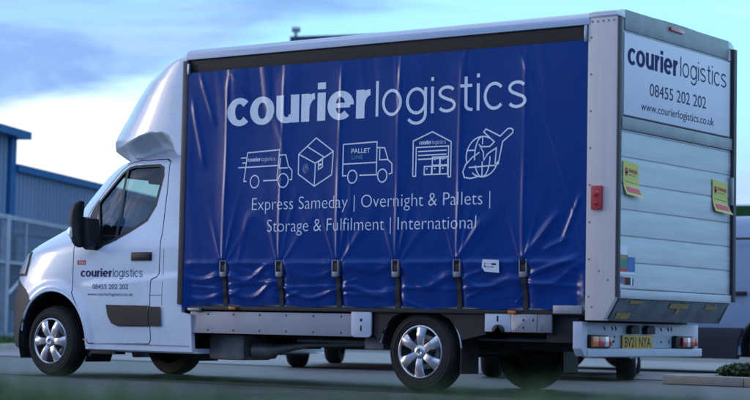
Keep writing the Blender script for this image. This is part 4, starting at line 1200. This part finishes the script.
# ------------------------------------------------------------------ grass
def blades(n, region, zf, hmin, hmax, wd, seed, name, m, clump=0):
    rnd = random.Random(seed); mb = MB()
    for _ in range(n):
        x, y = region(rnd)
        if clump and nz(x*clump, y*clump, seed) < rnd.uniform(-.6, .3): continue
        h = rnd.uniform(hmin, hmax)*(1+.5*nz(x*1.3, y*1.3, 4)); a = rnd.uniform(0, 6.283); lean = rnd.uniform(.1, .6)*h; w = wd*rnd.uniform(.6, 1.3)
        z = zf(x, y); dx, dy = math.cos(a), math.sin(a); px, py = -dy*w, dx*w
        lx, ly = dx*lean, dy*lean
        mb.add([(x-px, y-py, z), (x+px, y+py, z), (x+lx*.35+px*.8, y+ly*.35+py*.8, z+h*.55), (x+lx*.35-px*.8, y+ly*.35-py*.8, z+h*.55), (x+lx, y+ly, z+h)], [(0, 1, 2, 3), (3, 2, 4)])
    return mb
def bank_z(x, y):
    t = sst(-9.2, -10.3, y)
    return .352*t+.02*nz(x*.8, y*.8, 2)*t-.01*(1-t)
mb = MB(); vs = []; fs = []
for j in range(31):
    for i in range(61):
        x = -8+.5*i; y = -9.1-.25*j; vs.append((x, y, bank_z(x, y)))
for j in range(30):
    for i in range(60): q = j*61+i; fs.append((q, q+1, q+62, q+61))
o = mb.add(vs, fs).build('grass_bank', M['turf']); tag(o, kind='structure')
mb = blades(42000, lambda r: (r.uniform(3.2, 9.6), r.uniform(-12.4, -9.4)), bank_z, .05, .115, .003, 3, 'grass', None)
o = mb.build('grass', M['grass'], smooth=0); tag(o, 'long green grass on the bank at the near edge of the yard', 'grass', kind='stuff')
mb = blades(9000, lambda r: (lambda u, v: (FG(u, v, 0)[0], FG(u, v, 0)[1]))(r.uniform(-5, 7), r.uniform(-.5, .55)), lambda x, y: 0, .12, .26, .012, 5, 'verge', None)
o = mb.build('verge_grass', M['grass'], smooth=0); tag(o, 'strip of rough grass along the foot of the mesh gate', 'grass', kind='stuff')
mb = MB(); u = -5.2
while u < 7: boxF(mb, FG, (u, -.66, 0), (u+.90, -.52, .10)); u += .91
o = mb.build('kerb', M['kerb'], bevel=.01); tag(o, kind='structure')

# ------------------------------------------------------------------ sky
SUN_AZ = math.atan2(-.42, -.91)      # direction towards the sun, behind the camera
SUN_EL = math.radians(9)
w = bpy.data.worlds.new('World'); S.world = w; w.use_nodes = True
n = w.node_tree.nodes; l = w.node_tree.links; n.clear()
out = n.new('ShaderNodeOutputWorld'); bg = n.new('ShaderNodeBackground'); bg2 = n.new('ShaderNodeBackground'); mx = n.new('ShaderNodeMixShader')
sky = n.new('ShaderNodeTexSky'); sky.sky_type = 'NISHITA'; sky.sun_disc = False
sky.sun_elevation = SUN_EL; sky.sun_rotation = math.pi/2-SUN_AZ; sky.air_density = 1.0; sky.dust_density = .6; sky.ozone_density = 2.0
l.new(sky.outputs[0], bg.inputs[0]); bg.inputs[1].default_value = .15
tc = n.new('ShaderNodeTexCoord')
sx = n.new('ShaderNodeSeparateXYZ'); l.new(tc.outputs['Generated'], sx.inputs[0])
def math_(op, a, b=None, c=None):
    m = n.new('ShaderNodeMath'); m.operation = op
    for i, v in enumerate((a, b, c)):
        if v is None: continue
        if isinstance(v, (int, float)): m.inputs[i].default_value = v
        else: l.new(v, m.inputs[i])
    return m.outputs[0]
X, Y, Z = sx.outputs
def mrange(v, a, b, c=0, d=1, smooth=True):
    m = n.new('ShaderNodeMapRange'); m.interpolation_type = 'SMOOTHSTEP' if smooth else 'LINEAR'
    l.new(v, m.inputs[0]); m.inputs[1].default_value = a; m.inputs[2].default_value = b; m.inputs[3].default_value = c; m.inputs[4].default_value = d
    return m.outputs[0]
def noise_(vec, sc, det=5, rough=.55, scale=(1, 1, 1), loc=(0, 0, 0), dist=0):
    mp = n.new('ShaderNodeMapping'); mp.inputs['Scale'].default_value = scale; mp.inputs['Location'].default_value = loc
    l.new(vec, mp.inputs[0]); t = n.new('ShaderNodeTexNoise'); t.inputs['Scale'].default_value = sc; t.inputs['Detail'].default_value = det; t.inputs['Roughness'].default_value = rough; t.inputs['Distortion'].default_value = dist
    l.new(mp.outputs[0], t.inputs['Vector']); return t.outputs['Fac']
def mixc(f, a, b):
    m = n.new('ShaderNodeMix'); m.data_type = 'RGBA'
    if isinstance(f, float): m.inputs[0].default_value = f
    else: l.new(f, m.inputs[0])
    for i, v in ((6, a), (7, b)):
        if isinstance(v, tuple): m.inputs[i].default_value = (*v, 1)
        else: l.new(v, m.inputs[i])
    return m.outputs[2]
V = tc.outputs['Generated']
# thin veil: turquoise clear air, white banks low down, periwinkle cloud sheets in long flat bands
az = n.new('ShaderNodeMath'); az.operation = 'ARCTAN2'; l.new(X, az.inputs[0]); l.new(Y, az.inputs[1])   # 0 towards +y, negative to the left
AZ = az.outputs[0]
wob = noise_(V, 3.0, 5, .6, (1, 1, 5), (.3, .1, 0))
wz = math_('ADD', Z, math_('MULTIPLY', math_('SUBTRACT', wob, .5), .10))
clear = (.40, .84, 1.05)
white = (1.05, 1.12, 1.15)
low = mixc(mrange(wz, .10, .145), white, clear)
# white bank only toward the left (north-west); right side stays lilac blue low down
lft = mrange(AZ, -.62, -.50)
low = mixc(lft, low, mixc(mrange(wz, .06, .13), (.42, .58, 1.0), clear))
streak = noise_(V, 2.6, 7, .58, (1, 1, 6.5), (2.1, .4, .2), .5)
azs = math_('ADD', AZ, .826)
ctr = math_('ADD', math_('MULTIPLY', azs, .12), .148)
hw_ = math_('SUBTRACT', .040, math_('MULTIPLY', azs, .17))
bandz = mrange(math_('SUBTRACT', hw_, math_('ABSOLUTE', math_('SUBTRACT', wz, ctr))), -.006, .012)
sheet_f = math_('MULTIPLY', mrange(streak, .40, .56), 1.0)
azm = mrange(AZ, -.46, -.56)
bf = math_('MULTIPLY', math_('MULTIPLY', math_('ADD', math_('MULTIPLY', bandz, math_('ADD', .55, math_('MULTIPLY', sheet_f, .45))), math_('MULTIPLY', sheet_f, .12)), azm), 1.0)
bf = math_('MINIMUM', math_('MULTIPLY', bf, mrange(Z, .06, .10)), 1.0)
c1 = mixc(bf, low, mixc(mrange(noise_(V, 9, 8, .62, (1, 1, 5), (3, 3, 1), .6), .35, .68), (.21, .38, .78), (.36, .58, .98)))
# wisps
wisp = mrange(noise_(V, 5.5, 8, .62, (1, 1, 4.5), (5, 2, 1), .8), .56, .74)
c2 = mixc(math_('MULTIPLY', wisp, .55), c1, (.62, .90, 1.0))
# overhead and behind the viewer: broken cloud, warm low glow near the sun
sd = Vector((math.cos(SUN_AZ)*math.cos(SUN_EL), math.sin(SUN_AZ)*math.cos(SUN_EL), math.sin(SUN_EL)))
dp = n.new('ShaderNodeVectorMath'); dp.operation = 'DOT_PRODUCT'; l.new(V, dp.inputs[0]); dp.inputs[1].default_value = sd
glow = mrange(dp.outputs['Value'], .94, .998)
back = mrange(Y, .25, -.15)
cl = mrange(noise_(V, 2.2, 7, .6, (1, 1, 2.6), (1, 7, 3)), .42, .60)
bk = mixc(cl, (.07, .24, .66), (.24, .40, .74))
bk = mixc(math_('MULTIPLY', glow, math_('ADD', math_('MULTIPLY', mrange(noise_(V, 7, 6, .6, (1, 1, 2.2), (4, 1, 2), .6), .42, .60), .85), .12)), bk, (3.4, 3.0, 2.8))
c3 = mixc(back, c2, bk)
zen = mrange(Z, .25, .6)
c4 = mixc(zen, c3, mixc(cl, (.32, .55, 1.05), (.85, .97, 1.2)))
# ground side of the sphere
c5 = mixc(mrange(Z, 0, -.03), c4, (.10, .11, .13))
l.new(c5, bg2.inputs[0]); bg2.inputs[1].default_value = .92
mx.inputs[0].default_value = .88
l.new(bg.outputs[0], mx.inputs[1]); l.new(bg2.outputs[0], mx.inputs[2]); l.new(mx.outputs[0], out.inputs[0])

sl = bpy.data.lights.new('sun', 'SUN'); sl.energy = .27; sl.angle = math.radians(10); sl.color = (1, .84, .72)
so = bpy.data.objects.new('sun', sl); COL.objects.link(so); so.rotation_euler = (-sd).to_track_quat('-Z', 'Y').to_euler(); so.location = (0, -30, 20)

# ------------------------------------------------------------------ camera
cam = bpy.data.cameras.new('camera'); co = bpy.data.objects.new('camera', cam); COL.objects.link(co); S.camera = co
yaw, pit, rol = .6271, .0667, -.0196
Rz = Matrix.Rotation(yaw, 3, 'Z'); Rx = Matrix.Rotation(pit, 3, 'X'); Ry = Matrix.Rotation(rol, 3, 'Y')
R = Rz @ Rx @ Ry
B = R @ Matrix(((1, 0, 0), (0, 0, -1), (0, 1, 0)))    # camera looks down its -z
co.matrix_world = Matrix.Translation((8.8169, -12.766, .5474)) @ B.to_4x4()
cam.sensor_width = 36; cam.lens = 1870.17/750*36; cam.clip_start = .05; cam.clip_end = 3000
cam.dof.use_dof = True; cam.dof.focus_distance = 16.6; cam.dof.aperture_fstop = 2.2

S.view_settings.view_transform = 'Standard'; S.view_settings.look = 'None'; S.view_settings.gamma = 1; S.view_settings.exposure = .45
S.view_settings.use_curve_mapping = False
S.render.engine = 'CYCLES'
S.cycles.use_denoising = True
S.cycles.max_bounces = 8; S.cycles.transparent_max_bounces = 12
